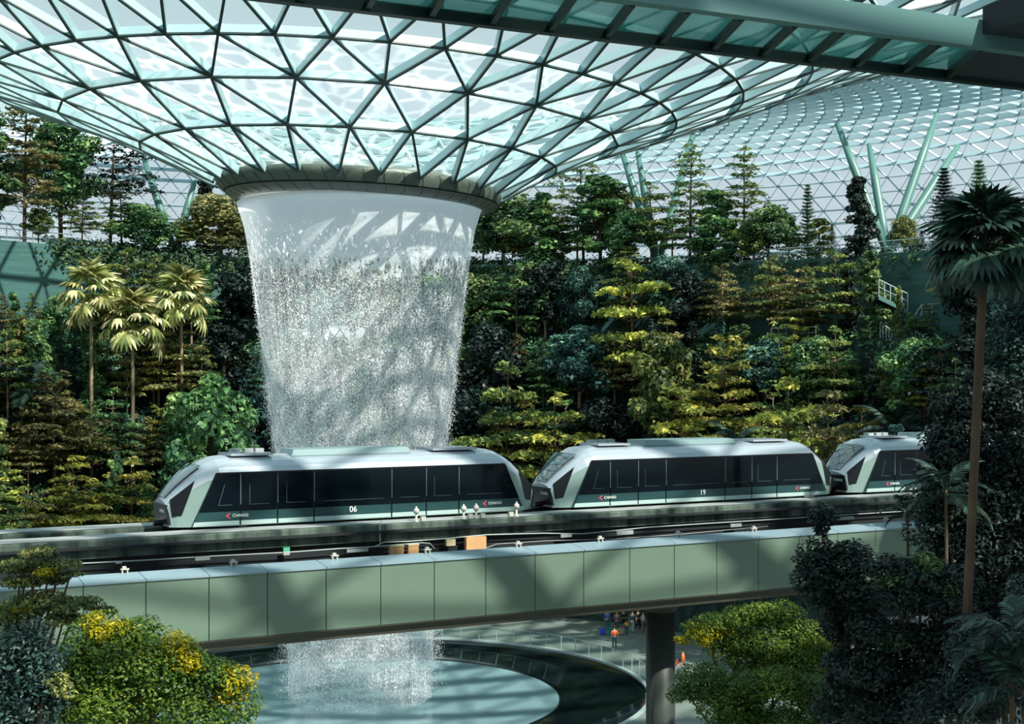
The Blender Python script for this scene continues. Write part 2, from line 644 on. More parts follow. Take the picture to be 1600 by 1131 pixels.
# near part of the roof, overhead and out of sight, which throws the striped shade
near_lo, near_hi = CAMDIR - math.radians(88), CAMDIR + math.radians(88)
nrows = []
for q in range(13):
    r = 46.0 + 4.0 * q
    zz = 25.2 + 1.8 * math.sin(min(1, q / 5.0) * math.pi / 2)
    nrows.append(make_row(None, 48, 0.0 if q % 2 == 0 else 0.5, near_lo, near_hi, (r, zz)))
mb_n, gl_n = MB(), MB()
LEAN = -1
grid(nrows, mb_n, gl_n, 1.0, 0.9, roww=0.16, rowh=0.4, diag_w=0.14, diag_h=0.4, lean_diag=LEAN)
mb_n.build('grid_beam', M['steel_pale'], ceiling)
gl_n.build('pane', M['roof_glass'], ceiling)
# far part: fine grid that bends down to the terraces
far_lo, far_hi = -math.radians(52), math.radians(57)
frows = []
s = s_of_r(46.0)
q = 0
while s < _s[-1]:
    R = []
    r, z = prof_at(s)
    step = TAU / 192
    k0, k1 = math.ceil(far_lo / step), math.floor(far_hi / step)
    for k in range(k0, k1 + 1):
        az = (k + (0.5 if q % 2 else 0.0)) * step
        R.append((az, shell(r, z, az), shell_n(s, az)))
    frows.append(R)
    s += 2.0 if s < s_of_r(64) else 1.55
    q += 1
mb_w, gl_w = MB(), MB()
grid(frows, mb_w, gl_w, 0.08, 0.24, roww=0.10, rowh=0.62, diag_w=0.05, diag_h=0.09, lean_diag=1)
# node plates
for R in frows[6:]:
    for a in R:
        mb_w.box(a[1], (0.25, 0.25, 0.25), mi=1)
mb_w.build('far_grid_beam', [M['steel_far'], M['column']], ceiling)
gl_w.build('far_pane', M['roof_glass'], ceiling)

# oculus ring
ring = empty('oculus_ring', (AX, AY, CZ + 11.5))
tag(ring, 'grey-green metal ring round the hole of the glass funnel, above the falling water', 'ring', kind='thing')


def ring_lathe(prof, mb, n=96, mi=0):
    o = len(mb.v)
    m = len(prof)
    for i in range(n):
        az = TAU * i / n
        for r, z in prof:
            mb.v.append(tuple(shell(r, z, az) if r < 60 else (0, 0, 0)))
    for i in range(n):
        j = (i + 1) % n
        for k in range(m - 1):
            mb.f.append((o + i * m + k, o + j * m + k, o + j * m + k + 1, o + i * m + k + 1))
            mb.m.append(mi)


mb = MB()
ring_lathe([(8.6, 12.9), (9.15, 12.75), (9.3, 12.45), (9.28, 12.2), (8.95, 11.72)], mb)
mb.build('upper_band', M['ring'], ring, smooth=True)
mb = MB()
ring_lathe([(8.95, 11.72), (8.84, 11.74), (8.82, 11.64), (8.92, 11.62)], mb)
mb.build('groove', M['ring_dark'], ring)
mb = MB()
ring_lathe([(8.92, 11.64), (8.7, 11.45), (8.1, 11.25), (7.85, 11.2), (7.8, 11.6), (8.6, 12.9)], mb)
mb.build('lower_band', M['ring_low'], ring, smooth=True)
for k in range(48):
    mb = MB()
    az = TAU * k / 48
    pts = [shell(r + 0.012, z, az) for r, z in ((9.31, 12.5), (9.29, 12.2), (8.97, 11.72), (8.7, 11.44), (8.1, 11.24))]
    for a, b in zip(pts[:-1], pts[1:]):
        mb.beam(a, b, 0.016, 0.02, (a - Vector((AX, AY, a.z))))
    mb.build('seam', M['ring_dark'], ring)

# ------------------------------------------------------------------ waterfall
WX = -9.95
WPROF = [(11.35, 8.05), (10.6, 7.8), (9.7, 7.53), (7.15, 7.07), (3.8, 6.65), (1.26, 6.33), (-2.1, 5.93), (-4.84, 5.49), (-10, 5.1), (-17.25, 4.78), (-20.9, 4.7)]


def wr_at(z):
    for (z0, r0), (z1, r1) in zip(WPROF[:-1], WPROF[1:]):
        if z <= z0 and z >= z1:
            t = (z0 - z) / (z0 - z1)
            return r0 + t * (r1 - r0)
    return WPROF[-1][1] if z < 0 else WPROF[0][1]


def water_mat(name, fine, lo_cov, hi_z, streak, base, seed):
    """torn sheet of falling water: whole near the lip, breaking into streaks and holes further down"""
    m, nt, b, out = new_mat(name)
    N, Lk = nt.nodes, nt.links
    tc = N.new('ShaderNodeTexCoord')
    sep = N.new('ShaderNodeSeparateXYZ')
    Lk.new(tc.outputs['Object'], sep.inputs[0])

    def noise(scale_xyz, sc, det, loc=0):
        mp = N.new('ShaderNodeMapping')
        mp.inputs['Scale'].default_value = scale_xyz
        mp.inputs['Location'].default_value = (seed + loc, seed, seed)
        nz = N.new('ShaderNodeTexNoise')
        nz.inputs['Scale'].default_value = sc
        nz.inputs['Detail'].default_value = det
        nz.inputs['Roughness'].default_value = 0.6
        Lk.new(tc.outputs['Object'], mp.inputs[0])
        Lk.new(mp.outputs[0], nz.inputs['Vector'])
        return nz.outputs['Fac']

    def math_(op, a, b=None, c=None):
        n = N.new('ShaderNodeMath')
        n.operation = op
        for i, x in enumerate((a, b, c)):
            if x is None:
                continue
            if hasattr(x, 'default_value') or hasattr(x, 'links'):
                Lk.new(x, n.inputs[i])
            else:
                n.inputs[i].default_value = x
        return n.outputs[0]

    def rng(v, a, b2, c, d):
        n = N.new('ShaderNodeMapRange')
        n.inputs['From Min'].default_value = a
        n.inputs['From Max'].default_value = b2
        n.inputs['To Min'].default_value = c
        n.inputs['To Max'].default_value = d
        Lk.new(v, n.inputs['Value'])
        return n.outputs[0]
    # far side made to tear sooner, so holes show dark instead of sunlit water
    z = math_('MULTIPLY_ADD', math_('ADD', sep.outputs['Y'], 8.0), -0.20, sep.outputs['Z'])
    blob = noise((1, 1, 0.55), fine, 3)
    speck = noise((1, 1, 0.7), fine * 2.2, 2, 5)
    st = noise((1, 1, 0.03), streak, 3, 9)
    # height: 0 at the lip, 1 where the sheet has fully broken
    h = rng(z, hi_z, hi_z - 5.5, 0.0, 1.0)
    hb = rng(z, hi_z - 3.0, hi_z - 8.0, 0.0, 1.0)
    tex = N.new('ShaderNodeMix')
    tex.data_type = 'FLOAT'
    Lk.new(hb, tex.inputs[0])
    Lk.new(blob, tex.inputs[2])
    Lk.new(speck, tex.inputs[3])
    # threshold rises as the water falls
    thr = rng(h, 0.0, 1.0, 0.27, 0.5 + (0.5 - lo_cov) * 0.25)
    thr2 = math_('MULTIPLY_ADD', math_('SUBTRACT', st, 0.5), -0.30, thr)
    d = math_('SUBTRACT', tex.outputs[0], thr2)
    fac = rng(d, -0.045, 0.045, 0.0, 1.0)
    fac = math_('MULTIPLY', fac, base)
    # fine spray between the larger drops thickens on the way down
    hz = rng(z, hi_z - 2.0, hi_z - 14.0, 0.0, 0.13)
    hz = math_('MULTIPLY', hz, rng(st, 0.35, 0.62, 0.35, 1.6))
    fac = math_('MAXIMUM', fac, hz)
    tr = N.new('ShaderNodeBsdfTransparent')
    df = N.new('ShaderNodeBsdfDiffuse')
    df.inputs['Color'].default_value = (0.92, 0.94, 0.97, 1)
    tl = N.new('ShaderNodeBsdfTranslucent')
    tl.inputs['Color'].default_value = (0.92, 0.95, 0.97, 1)
    m1 = N.new('ShaderNodeMixShader')
    m1.inputs[0].default_value = 0.5
    Lk.new(df.outputs[0], m1.inputs[1])
    Lk.new(tl.outputs[0], m1.inputs[2])
    mx = N.new('ShaderNodeMixShader')
    Lk.new(fac, mx.inputs[0])
    Lk.new(tr.outputs[0], mx.inputs[1])
    Lk.new(m1.outputs[0], mx.inputs[2])
    Lk.new(mx.outputs[0], out.inputs['Surface'])
    return m


def water_sheet(scale, z_top, z_bot, n=120, m=60):
    mb = MB()
    zs = [z_top + (z_bot - z_top) * k / m for k in range(m + 1)]
    prof = [(wr_at(z) * scale, CZ + z) for z in zs]
    mb.lathe(prof, n, (WX, AY))
    return mb


fall = empty('waterfall', (WX, AY, CZ))
tag(fall, 'round white curtain of water falling from the oculus ring into the basin', 'waterfall')
water_sheet(1.0, 11.3, -20.9).build('water_curtain', water_mat('torn_water', 4.4, 0.14, 10.7, 2.2, 0.95, 3.0), fall, smooth=True)
water_sheet(0.965, 11.0, -20.9).build('inner_curtain', water_mat('inner_torn_water', 5.5, 0.04, 10.5, 1.4, 0.85, 31.0), fall, smooth=True)


def droplets(n, name, z_hi, z_lo, spread, smin, smax):
    z = z_lo + (z_hi - z_lo) * NP.random(n) ** 0.85
    az = NP.random(n) * TAU
    r = np.array([wr_at(q) for q in z]) + np.abs(NP.normal(0, spread, n)) * (0.25 + (z_hi - z) / 20.0) - 0.05
    c = np.stack([r * np.sin(az), r * np.cos(az), z], 1)
    sz = smin + (smax - smin) * NP.random(n) ** 2
    base = np.array([[0.9, 0, -0.5], [-0.45, 0.78, -0.5], [-0.45, -0.78, -0.5], [0, 0, 1.6]])
    v = c[:, None, :] + base[None] * sz[:, None, None]
    f = np.array([[0, 2, 1], [0, 1, 3], [1, 2, 3], [2, 0, 3]])[None] + (np.arange(n) * 4)[:, None, None]
    me = bpy.data.meshes.new(name)
    me.from_pydata(v.reshape(-1, 3).tolist(), [], f.reshape(-1, 3).tolist())
    me.materials.append(M['drop'])
    o = bpy.data.objects.new(name, me)
    COL.objects.link(o)
    o.parent = fall
    o['kind'] = 'stuff'
    return o


def drop_mat():
    m, nt, b, out = new_mat('falling_drops')
    df = nt.nodes.new('ShaderNodeBsdfDiffuse')
    df.inputs['Color'].default_value = (0.93, 0.95, 0.97, 1)
    tl = nt.nodes.new('ShaderNodeBsdfTranslucent')
    tl.inputs['Color'].default_value = (0.93, 0.95, 0.97, 1)
    mx = nt.nodes.new('ShaderNodeMixShader')
    mx.inputs[0].default_value = 0.5
    nt.links.new(df.outputs[0], mx.inputs[1])
    nt.links.new(tl.outputs[0], mx.inputs[2])
    nt.links.new(mx.outputs[0], out.inputs['Surface'])
    return m


M['drop'] = drop_mat()
droplets(80000, 'spray', 8.0, -20.6, 0.26, 0.012, 0.034)

# ------------------------------------------------------------------ plaza, moat and basin
mb = MB()
mb.lathe([(19.0, 0.0), (24, 0.0), (90, 0.0)], 128, (AX, AY))
floor = mb.build('floor', M['floor'], origin=(AX, AY, 0))
tag(floor, 'teal-grey paved plaza floor round the waterfall basin', 'floor', kind='structure')
pool = empty('fountain_basin', (AX, AY, -0.6))
tag(pool, 'round pale fountain basin with a dark glossy surround under the waterfall', 'basin')
mb = MB()
mb.lathe([(13.1, -0.75), (13.1, -0.5), (13.3, -0.45), (13.5, -0.5), (16.0, -0.3), (18.8, -0.15), (18.95, 0.02)], 128, (AX, AY))
mb.build('dark_surround', M['moat'], pool, smooth=True)
mb = MB()
mb.lathe([(0.0, -0.95), (5, -0.9), (10, -0.75), (12.6, -0.6), (13.15, -0.52)], 128, (AX, AY))
mb.build('pale_tray', M['basin'], pool, smooth=True)
mb = MB()
mb.lathe([(18.85, -0.2), (18.85, 0.06), (19.15, 0.06), (19.15, -0.2)], 160, (AX, AY))
mb.build('kerb', M['rail'], pool)

bal = empty('glass_balustrade', (AX, AY, 0.05))
tag(bal, 'curved clear glass balustrade on the plaza edge round the dark basin surround', 'balustrade')
mb = MB()
mb.lathe([(19.2, 0.06), (19.2, 1.05), (19.215, 1.05), (19.215, 0.06)], 160, (AX, AY), -1.9, 1.9, wrap=False)
mb.build('pane', M['balustrade'], bal)
mb = MB()
mb.lathe([(19.19, 1.05), (19.19, 1.08), (19.23, 1.08), (19.23, 1.05)], 160, (AX, AY), -1.9, 1.9, wrap=False)
mb.build('handrail', M['rail'], bal)
mb = MB()
for k in range(49):
    az = -1.9 + 3.8 * k / 48
    mb.box((AX + 19.26 * math.sin(az), AY + 19.26 * math.cos(az), 0.55), (0.05, 0.05, 1.0))
mb.build('post', M['rail'], bal)

# ------------------------------------------------------------------ planted terraces
AZ0, AZ1 = -math.radians(84), math.radians(97)
TR = [31.5, 35.2, 39.5, 44.0, 49.0]
TZ = [5.5, 11.0, 17.0, 23.5, 31.8]


def ter_z(k, az):
    return TZ[k] - (1.2 * math.sin(az) if k == 4 else 0.0)


def far_hit(px, r):
    """far crossing of the sight line through column px with the circle of radius r round the axis"""
    t = (px - 800.0) / F
    a = t * t + 1
    b = -2 * (t * AX + AY)
    c = AX * AX + AY * AY - r * r
    D = b * b - 4 * a * c
    if D < 0:
        return None
    Y = (-b + math.sqrt(D)) / (2 * a)
    return Vector((t * Y, Y, 0))


terr = empty('wall_back', (AX, AY + 40, 0))
tag(terr, 'mossy planted terrace walls stepping up behind the train and the waterfall', 'terrace wall', kind='structure')
n = 120
for k in range(5):
    mb = MB()
    z0 = 0.0 if k == 0 else None
    o = 0
    vs, fs = [], []
    for i in range(n + 1):
        az = AZ0 + (AZ1 - AZ0) * i / n
        zb = 0.0 if k == 0 else ter_z(k - 1, az)
        zt = ter_z(k, az)
        r = TR[k]
        for rr, zz in ((r, zb - 0.3), (r, zt + 0.15), (r + 0.35, zt + 0.15), (r + 0.35, zt)):
            vs.append((AX + rr * math.sin(az), AY + rr * math.cos(az), zz))
    for i in range(n):
        for q in range(3):
            fs.append((i * 4 + q, (i + 1) * 4 + q, (i + 1) * 4 + q + 1, i * 4 + q + 1))
    mb.add(vs, fs)
    mb.build('terrace_wall', M['wall_tile'] if k == 4 else M['wall'], terr)
    mb = MB()
    vs, fs = [], []
    for i in range(n + 1):
        az = AZ0 + (AZ1 - AZ0) * i / n
        zt = ter_z(k, az)
        r1 = TR[k + 1] + 0.1 if k < 4 else 92.0
        for rr in (TR[k] + 0.3, r1):
            vs.append((AX + rr * math.sin(az), AY + rr * math.cos(az), zt))
    for i in range(n):
        fs.append((i * 2, (i + 1) * 2, (i + 1) * 2 + 1, i * 2 + 1))
    mb.add(vs, fs)
    mb.build('terrace_bed', M['soil'] if k < 4 else M['concrete'], terr)


# ------------------------------------------------------------------ guideway
DX, DY = 0.8742, 0.4856          # direction of the track
QC = 48.3                        # distance of the near side of the train from the camera, square to the track


def T(s_, q_, z):
    """s along the track, q across it (away from the camera), z relative to the camera"""
    return Vector((s_ * DX - q_ * 0.4856, s_ * DY + q_ * 0.8742, CZ + z))


def s_px(px, q_):
    t = (px - 800.0) / F
    Y = q_ / (0.8742 - 0.4856 * t)
    return Y * (t * DX + DY), Y


def z_px(px, py, q_):
    return (HOR - py) / F * s_px(px, q_)[1]


ROTZ = math.atan2(DY, DX)
TR_R = Matrix.Rotation(ROTZ, 3, 'Z')


def tbox(mb, s0, s1, q0, q1, z0, z1, mi=0):
    mb.box(T((s0 + s1) / 2, (q0 + q1) / 2, (z0 + z1) / 2), (s1 - s0, q1 - q0, z1 - z0), TR_R, mi)


def tprism(mb, s0, s1, qz, mi=0):
    mb.prism([T(s0, q_, z) for q_, z in qz], T(s1, 0, 0) - T(s0, 0, 0), mi)


S0, S1 = -6.0, 80.0
gw = empty('elevated_guideway', T(20, 48, -8.5))
tag(gw, 'elevated concrete guideway with sage green side panels carrying the white train', 'guideway')
mb = MB()
tprism(mb, S0, S1, [(44.5, -8.75), (52.6, -8.75), (52.9, -8.3), (52.9, -7.5), (44.3, -7.5), (44.3, -8.3)])
mb.build('deck', M['soffit'], gw)
for name, q0, q1 in (('running_beam', 47.35, 48.75), ('running_beam', 50.5, 51.95)):
    mb = MB()
    tprism(mb, S0, S1, [(q0, -5.92), (q0, -5.36), (q0 + 0.05, -5.32), (q1 - 0.05, -5.32), (q1, -5.36), (q1, -5.92)])
    mb.build(name, M['stained'], gw)
    mb = MB()
    tprism(mb, S0, S1, [(q0 + 0.2, -5.31), (q0 + 0.2, -5.27), (q1 - 0.25, -5.27), (q1 - 0.25, -5.31)])
    mb.build('running_surface', M['concrete'], gw)
    mb = MB()
    tprism(mb, S0, S1, [(q0 + 0.25, -7.5), (q0 + 0.25, -5.92), (q1 - 0.25, -5.92), (q1 - 0.25, -7.5)])
    mb.build('beam_web', M['dark'], gw)
mb = MB()
tprism(mb, S0, S1, [(47.05, -5.6), (47.05, -5.52), (47.3, -5.52), (47.3, -5.6)])
mb.build('guide_rail', M['dark'], gw)
# side panels, each one a plate of its own
joints = [-60, 32, 130, 228, 326.5, 418, 509.5, 595, 678.5, 759, 836, 912, 984, 1053.5, 1120, 1185, 1249, 1309, 1368, 1424, 1478, 1530, 1580]
js = [s_px(p, 44.2)[0] for p in joints] + [S1]
for a, b in zip(js[:-1], js[1:]):
    mb = MB()
    tprism(mb, a + 0.015, b - 0.015, [(44.2, -8.36), (44.2, -6.33), (44.26, -6.33), (44.26, -8.36)])
    mb.build('cladding_panel', M['panel'], gw)
    mb = MB()
    tprism(mb, a + 0.012, b - 0.012, [(44.14, -6.33), (44.14, -6.27), (45.1, -6.14), (45.1, -6.26)])
    mb.build('coping', M['coping'], gw)
mb = MB()
tprism(mb, S0, S1, [(44.27, -8.38), (44.27, -6.3), (44.6, -6.3), (44.6, -8.38)])
mb.build('panel_backing', M['dark'], gw)
mb = MB()
tprism(mb, S0, S1, [(44.2, -8.37), (44.22, -8.42), (44.55, -8.74), (44.7, -8.74), (44.7, -8.37)])
mb.build('lower_trim', M['soffit'], gw)
mb = MB()
tprism(mb, S0, S1, [(52.9, -8.6), (52.9, -6.3), (53.0, -6.3), (53.0, -8.6)])
mb.build('far_panel', M['panel'], gw)


def track_line(name, pts, rad, m):
    mb = MB()
    mb.tube([T(s_px(px, q_)[0], q_, z_px(px, py, q_)) for px, py, q_ in pts], rad, 6)
    return mb.build(name, m, gw)


QW = 47.3
track_line('cable', [(60, 886, QW), (130, 880, QW), (230, 875, QW), (330, 869, QW), (447, 863, QW), (530, 857, QW), (585, 854, QW), (600, 847, QW), (640, 845.5, QW), (700, 841, QW), (760, 835.5, QW), (850, 833, QW),
                     (910, 834, QW), (960, 829, QW), (1010, 824, QW), (1100, 818, QW), (1200, 812, QW), (1290, 806, QW), (1400, 799.5, QW), (1480, 794, QW)], 0.022, M['cable'])
track_line('cable', [(585, 854, QW - 0.05), (620, 851, QW - 0.05), (660, 848, QW - 0.05), (672, 849, QW - 0.05), (679, 857, QW - 0.05)], 0.02, M['cable'])
track_line('cable', [(757, 857, QW), (775, 850, QW), (850, 845, QW), (960, 842, QW), (1060, 835, QW), (1200, 822, QW)], 0.012, M['cable'])
track_line('cable', [(594, 848, QW - 0.1), (593.5, 830, QW - 0.1), (593.5, 817, QW - 0.1), (598, 813, QW + 0.1)], 0.022, M['cable'])


def track_box(name, px0, py0, px1, py1, q_, depth, m):
    mb = MB()
    s0, s1 = s_px(px0, q_)[0], s_px(px1, q_)[0]
    pm = (px0 + px1) / 2
    tbox(mb, s0, s1, q_ - depth, q_, z_px(pm, py1, q_), z_px(pm, py0, q_))
    return mb.build(name, m, gw)


for a in ((607, 853, 628, 876, M['orange_box']), (635, 851, 651, 870, M['orange_box'])):
    b = track_box('junction_box', *a[:4], QW, 0.18, a[4])
    b['label'] = 'orange junction box'
    c = track_box('lid', a[0] - 0.5, a[1] - 1.5, a[2] + 0.5, a[1] + 0.5, QW, 0.2, M['tan_box'])
track_box('junction_box', 695, 842, 709, 852, QW, 0.15, M['tan_box'])
b = track_box('junction_box', 725, 838, 756, 858, QW, 0.2, M['orange_box'])
for a in ((304, 869, 327, 875), (541, 857, 574, 862), (875, 834, 892, 839), (962, 829, 988, 835), (1140, 818, 1157, 823), (1307, 807, 1333, 812), (180, 877, 190, 880)):
    track_box('cable_plate', *a, QW, 0.08, M['concrete'])
track_box('trackside_sign', 442, 855, 452, 861, QW, 0.06, M['sign_green'])
track_box('trackside_sign', 442, 861, 452, 867, QW, 0.06, M['bracket'])
for px, py in ((195, 901), (365, 889), (523, 879.5), (668, 869), (810, 860.5), (938, 852), (1060, 843.5), (1178, 835), (1385, 820.5)):
    q_ = 45.0
    s_, _ = s_px(px, q_)
    mb = MB()
    tbox(mb, s_ - 0.10, s_ - 0.06, q_ - 0.04, q_ + 0.04, -6.16, -6.04)
    tbox(mb, s_ + 0.06, s_ + 0.10, q_ - 0.04, q_ + 0.04, -6.16, -6.04)
    tbox(mb, s_ - 0.13, s_ + 0.13, q_ - 0.06, q_ + 0.06, -6.04, -6.0)
    tbox(mb, s_ - 0.08, s_ + 0.04, q_ - 0.05, q_ + 0.05, -6.0, -5.93)
    mb.build('bracket', M['bracket'], gw)
for px, py in ((650.5, 816), (724.5, 812), (744, 811), (807, 806)):
    q_ = 47.55
    s_, _ = s_px(px, q_)
    mb = MB()
    mb.tube([T(s_, q_, -5.32), T(s_, q_, -5.28), T(s_, q_, -5.28), T(s_, q_, -5.0)], [0.1, 0.1, 0.045, 0.04], 10)
    mb.tube([T(s_, q_, -5.02), T(s_, q_, -4.99), T(s_, q_, -4.92), T(s_, q_, -4.85), T(s_, q_, -4.80), T(s_, q_, -4.74)], [0.05, 0.1, 0.12, 0.1, 0.04, 0.02], 12)
    mb.build('sensor_post', M['bracket'], gw, smooth=True)
for px in (661, 735, 754, 798):
    q_ = 47.55
    s_, _ = s_px(px, q_)
    mb = MB()
    tbox(mb, s_ - 0.09, s_ + 0.09, q_ - 0.06, q_ + 0.06, -5.3, -5.13)
    mb.build('sensor_box', M['bracket'], gw)

# pier under the guideway
pc = s_px(1032, 48.2)
pier = empty('support_pier', Vector(((1032 - 800) / F * pc[1], pc[1], 0)))
tag(pier, 'thick dark round pier holding up the guideway beside the plaza crowd', 'pier', kind='thing')
mb = MB()
px_, py_ = pier.location.x, pier.location.y
mb.tube([(px_, py_, 0), (px_, py_, CZ - 9.6)], 0.6, 32)
mb.build('shaft', M['pier'], pier, smooth=True)
mb = MB()
mb.tube([(px_, py_, CZ - 9.6), (px_, py_, CZ - 9.2), (px_, py_, CZ - 8.75)], [0.6, 0.9, 1.6], 32)
mb.build('pier_head', M['soffit'], pier, smooth=True)

# ------------------------------------------------------------------ train
CARL, CARW, CARH = 14.7, 2.7, 2.42
ZB = -5.19


def car_top(u):
    u = min(u, CARL - u)
    pts = [(0.0, 0.95), (0.35, 1.36), (0.7, 1.70), (1.05, 1.99), (1.4, 2.22), (1.75, 2.38), (2.1, 2.42)]
    if u >= 2.1:
        return 2.42
    for (a, x), (b, y) in zip(pts[:-1], pts[1:]):
        if u <= b:
            return x + (y - x) * (u - a) / (b - a)


def car_inset(u):
    u = min(u, CARL - u)
    return 0.55 * max(0, 1 - u / 1.7) ** 1.4


def car_section(u):
    top = car_top(u)
    k = top / 2.42
    i = car_inset(u)
    half = CARW / 2 - i
    # half outline from the bottom to the crown: (distance from centre, height)
    prof = [(half, 0.0), (half, 0.9), (half, 1.75), (half - 0.03, 1.88), (half - 0.14, 2.06), (half - 0.36, 2.24), (half - 0.7, 2.35), (0, 2.42)]
    out = []
    for d, v in prof:
        vv = v * k if u < 2.1 or u > CARL - 2.1 else v
        out.append((d, vv))
    near = [(CARW / 2 - d, v) for d, v in out]
    far = [(CARW / 2 + d, v) for d, v in out[:-1]][::-1]
    return near + far


CAR1 = 13.42
car = empty('train_car', T(CAR1, QC, ZB), ROTZ)
mb = MB()
us = [0.0, 0.35, 0.7, 1.05, 1.4, 1.75, 2.1, 3.5, 5.5, 7.3, 9.1, 11.1, CARL - 2.1, CARL - 1.75, CARL - 1.4, CARL - 1.05, CARL - 0.7, CARL - 0.35, CARL]
secs = [car_section(u) for u in us]
m_ = len(secs[0])
for u, sec in zip(us, secs):
    for w, v in sec:
        du = 0.0
        if u == 0.0:
            du = 0.12 * (1 - v / 0.95)
        if u == CARL:
            du = -0.12 * (1 - v / 0.95)
        mb.v.append((u + du, w, v))
for i in range(len(us) - 1):
    for k in range(m_ - 1):
        # the sides between the nose posts are built as band, skirt and glass
        side = k in (0, 1, m_ - 3, m_ - 2)
        mb.f.append((i * m_ + k, (i + 1) * m_ + k, (i + 1) * m_ + k + 1, i * m_ + k + 1))
        mb.m.append(1 if side else 0)
mb.f.append(tuple(range(m_))[::-1])
mb.m.append(0)
mb.f.append(tuple((len(us) - 1) * m_ + k for k in range(m_)))
mb.m.append(0)
mb.f.append(tuple([i * m_ for i in range(len(us))] + [i * m_ + m_ - 1 for i in range(len(us))][::-1]))
mb.m.append(1)
mb.build('body', [M['car_body'], M['car_side']], car, origin=(0, 0, 0))


def side_poly(mb, uv, w, t, mi=0):
    """plate on the near side (w = 0 plane) of thickness t, outside towards the camera"""
    mb.prism([(u, w - t, v) for u, v in uv], (0, t, 0), mi)


def quad_uv(u0, u1, v0, v1):
    """slice of the side band; its outer ends follow the slope of the nose posts"""
    def e(u, v, left):
        return u
    return [(u0, v0), (u1, v0), (u1, v1), (u0, v1)]


def slant(v, right=False):
    # slanted end of the dark band at height v
    u = 0.84 + (v - 0.17) / (1.84 - 0.17) * 0.76
    return CARL - u if right else u


seams = [s_px(p, QC)[0] - CAR1 for p in (375, 433, 490, 611, 665, 716)]
for side in (0, 1):
    def mk(name, polys, m, w, t):
        mb = MB()
        for uv in polys:
            if side == 0:
                mb.prism([(u, -w, v) for u, v in uv], (0, w + 0.01, 0))
            else:
                mb.prism([(u, CARW + w, v) for u, v in uv], (0, -w - 0.01, 0))
        return mb.build(name, m, car, origin=(0, 0, 0))
    edges = [None] + seams + [None]
    lo = lambda v: slant(v)
    hi = lambda v: slant(v, True)

    def band(v0, v1, ends=None):
        polys = []
        for a, b in zip(edges[:-1], edges[1:]):
            u0b = lo(v0) if a is None else a + 0.03
            u0t = lo(v1) if a is None else a + 0.03
            u1b = hi(v0) if b is None else b - 0.03
            u1t = hi(v1) if b is None else b - 0.03
            polys.append([(u0b, v0), (u1b, v0), (u1t, v1), (u0t, v1)])
        return polys
    full_band = [[(lo(0.0) - 0.0, 0.02), (hi(0.0), 0.02), (hi(1.88), 1.88), (lo(1.88), 1.88)]]
    mk('window_frame', full_band, M['car_black'], 0.012, 0)
    for p in band(0.52, 1.83):
        mk('window_pane', [p], M['car_glass'], 0.05, 0)
    mk('lower_band', band(0.19, 0.51), M['car_band'], 0.045, 0)
    mk('skirt', band(0.03, 0.185), M['skirt'], 0.05, 0)
    # door edge highlights as pale strips, and hand rails seen in the panes
    for s_ in seams:
        mk('door_edge', [[(s_ + 0.0, 0.75), (s_ + 0.022, 0.75), (s_ + 0.022, 1.80), (s_, 1.80)]], M['car_line'], 0.06, 0)
    rails = []
    ed2 = [1.35] + seams + [CARL - 1.45]
    for q, (a, b) in enumerate(zip(ed2[:-1], ed2[1:])):
        rails.append([(a + 0.35, 0.73), (b - 0.3, 0.73), (b - 0.3, 0.75), (a + 0.35, 0.75)])
        if q in (0, 1, 2, 5):
            k = 0.22 if q == 0 else 0.0
            rails.append([(a + 0.33, 0.73), (a + 0.355, 0.73), (a + 0.355 + k, 1.45), (a + 0.33 + k, 1.45)])
    for p in rails:
        mk('pane_rail', [p], M['pane_line'], 0.056, 0)
    for right in (False, True):
        pts = [(0.12, 0.95), (0.92, 1.62), (0.50, 0.40), (0.20, 0.36)]
        poly = [(CARL - u if right else u, v) for u, v in pts]
        mb = MB()
        q3 = []
        for (u, v) in poly:
            w = car_inset(u) - 0.012
            q3.append(Vector((u, w if side == 0 else CARW - w, v)))
        mb.prism(q3, (0, 0.02 if side == 0 else -0.02, 0))
        mb.build('quarter_window', M['car_glass'] if False else M['car_black'], car, origin=(0, 0, 0))
# windshields, bumpers
for right in (False, True):
    f = (lambda u: CARL - u) if right else (lambda u: u)
    mb = MB()
    st = [0.06, 0.35, 0.7, 1.05, 1.25]
    for u in st:
        i = car_inset(u)
        for k in range(9):
            d = (CARW / 2 - i - 0.42) * (k / 4.0 - 1)
            mb.v.append((f(u) + (0.015 if right else -0.015), CARW / 2 + d, car_top(u) + 0.015 - 0.03 * abs(k / 4.0 - 1) ** 2))
    for a in range(len(st) - 1):
        for k in range(8):
            mb.f.append((a * 9 + k, a * 9 + k + 1, (a + 1) * 9 + k + 1, (a + 1) * 9 + k))
            mb.m.append(0)
    mb.build('windshield', M['windshield'], car, origin=(0, 0, 0), smooth=True)
    mb = MB()
    x0, x1 = f(0.015), f(0.1)
    mb.prism([(f(-0.02), 0.55, 0.78), (f(-0.02), CARW - 0.55, 0.78), (f(0.07), CARW - 0.5, 0.1), (f(0.07), 0.5, 0.1)], (f(0.1) - f(0.0), 0, 0))
    mb.build('bumper_panel', M['car_black'], car, origin=(0, 0, 0))
    mb = MB()
    mb.tube([(f(0.12), CARW / 2, 0.1), (f(-0.22), CARW / 2, 0.1)], 0.1, 10)
    mb.build('coupler', M['car_black'], car, origin=(0, 0, 0))
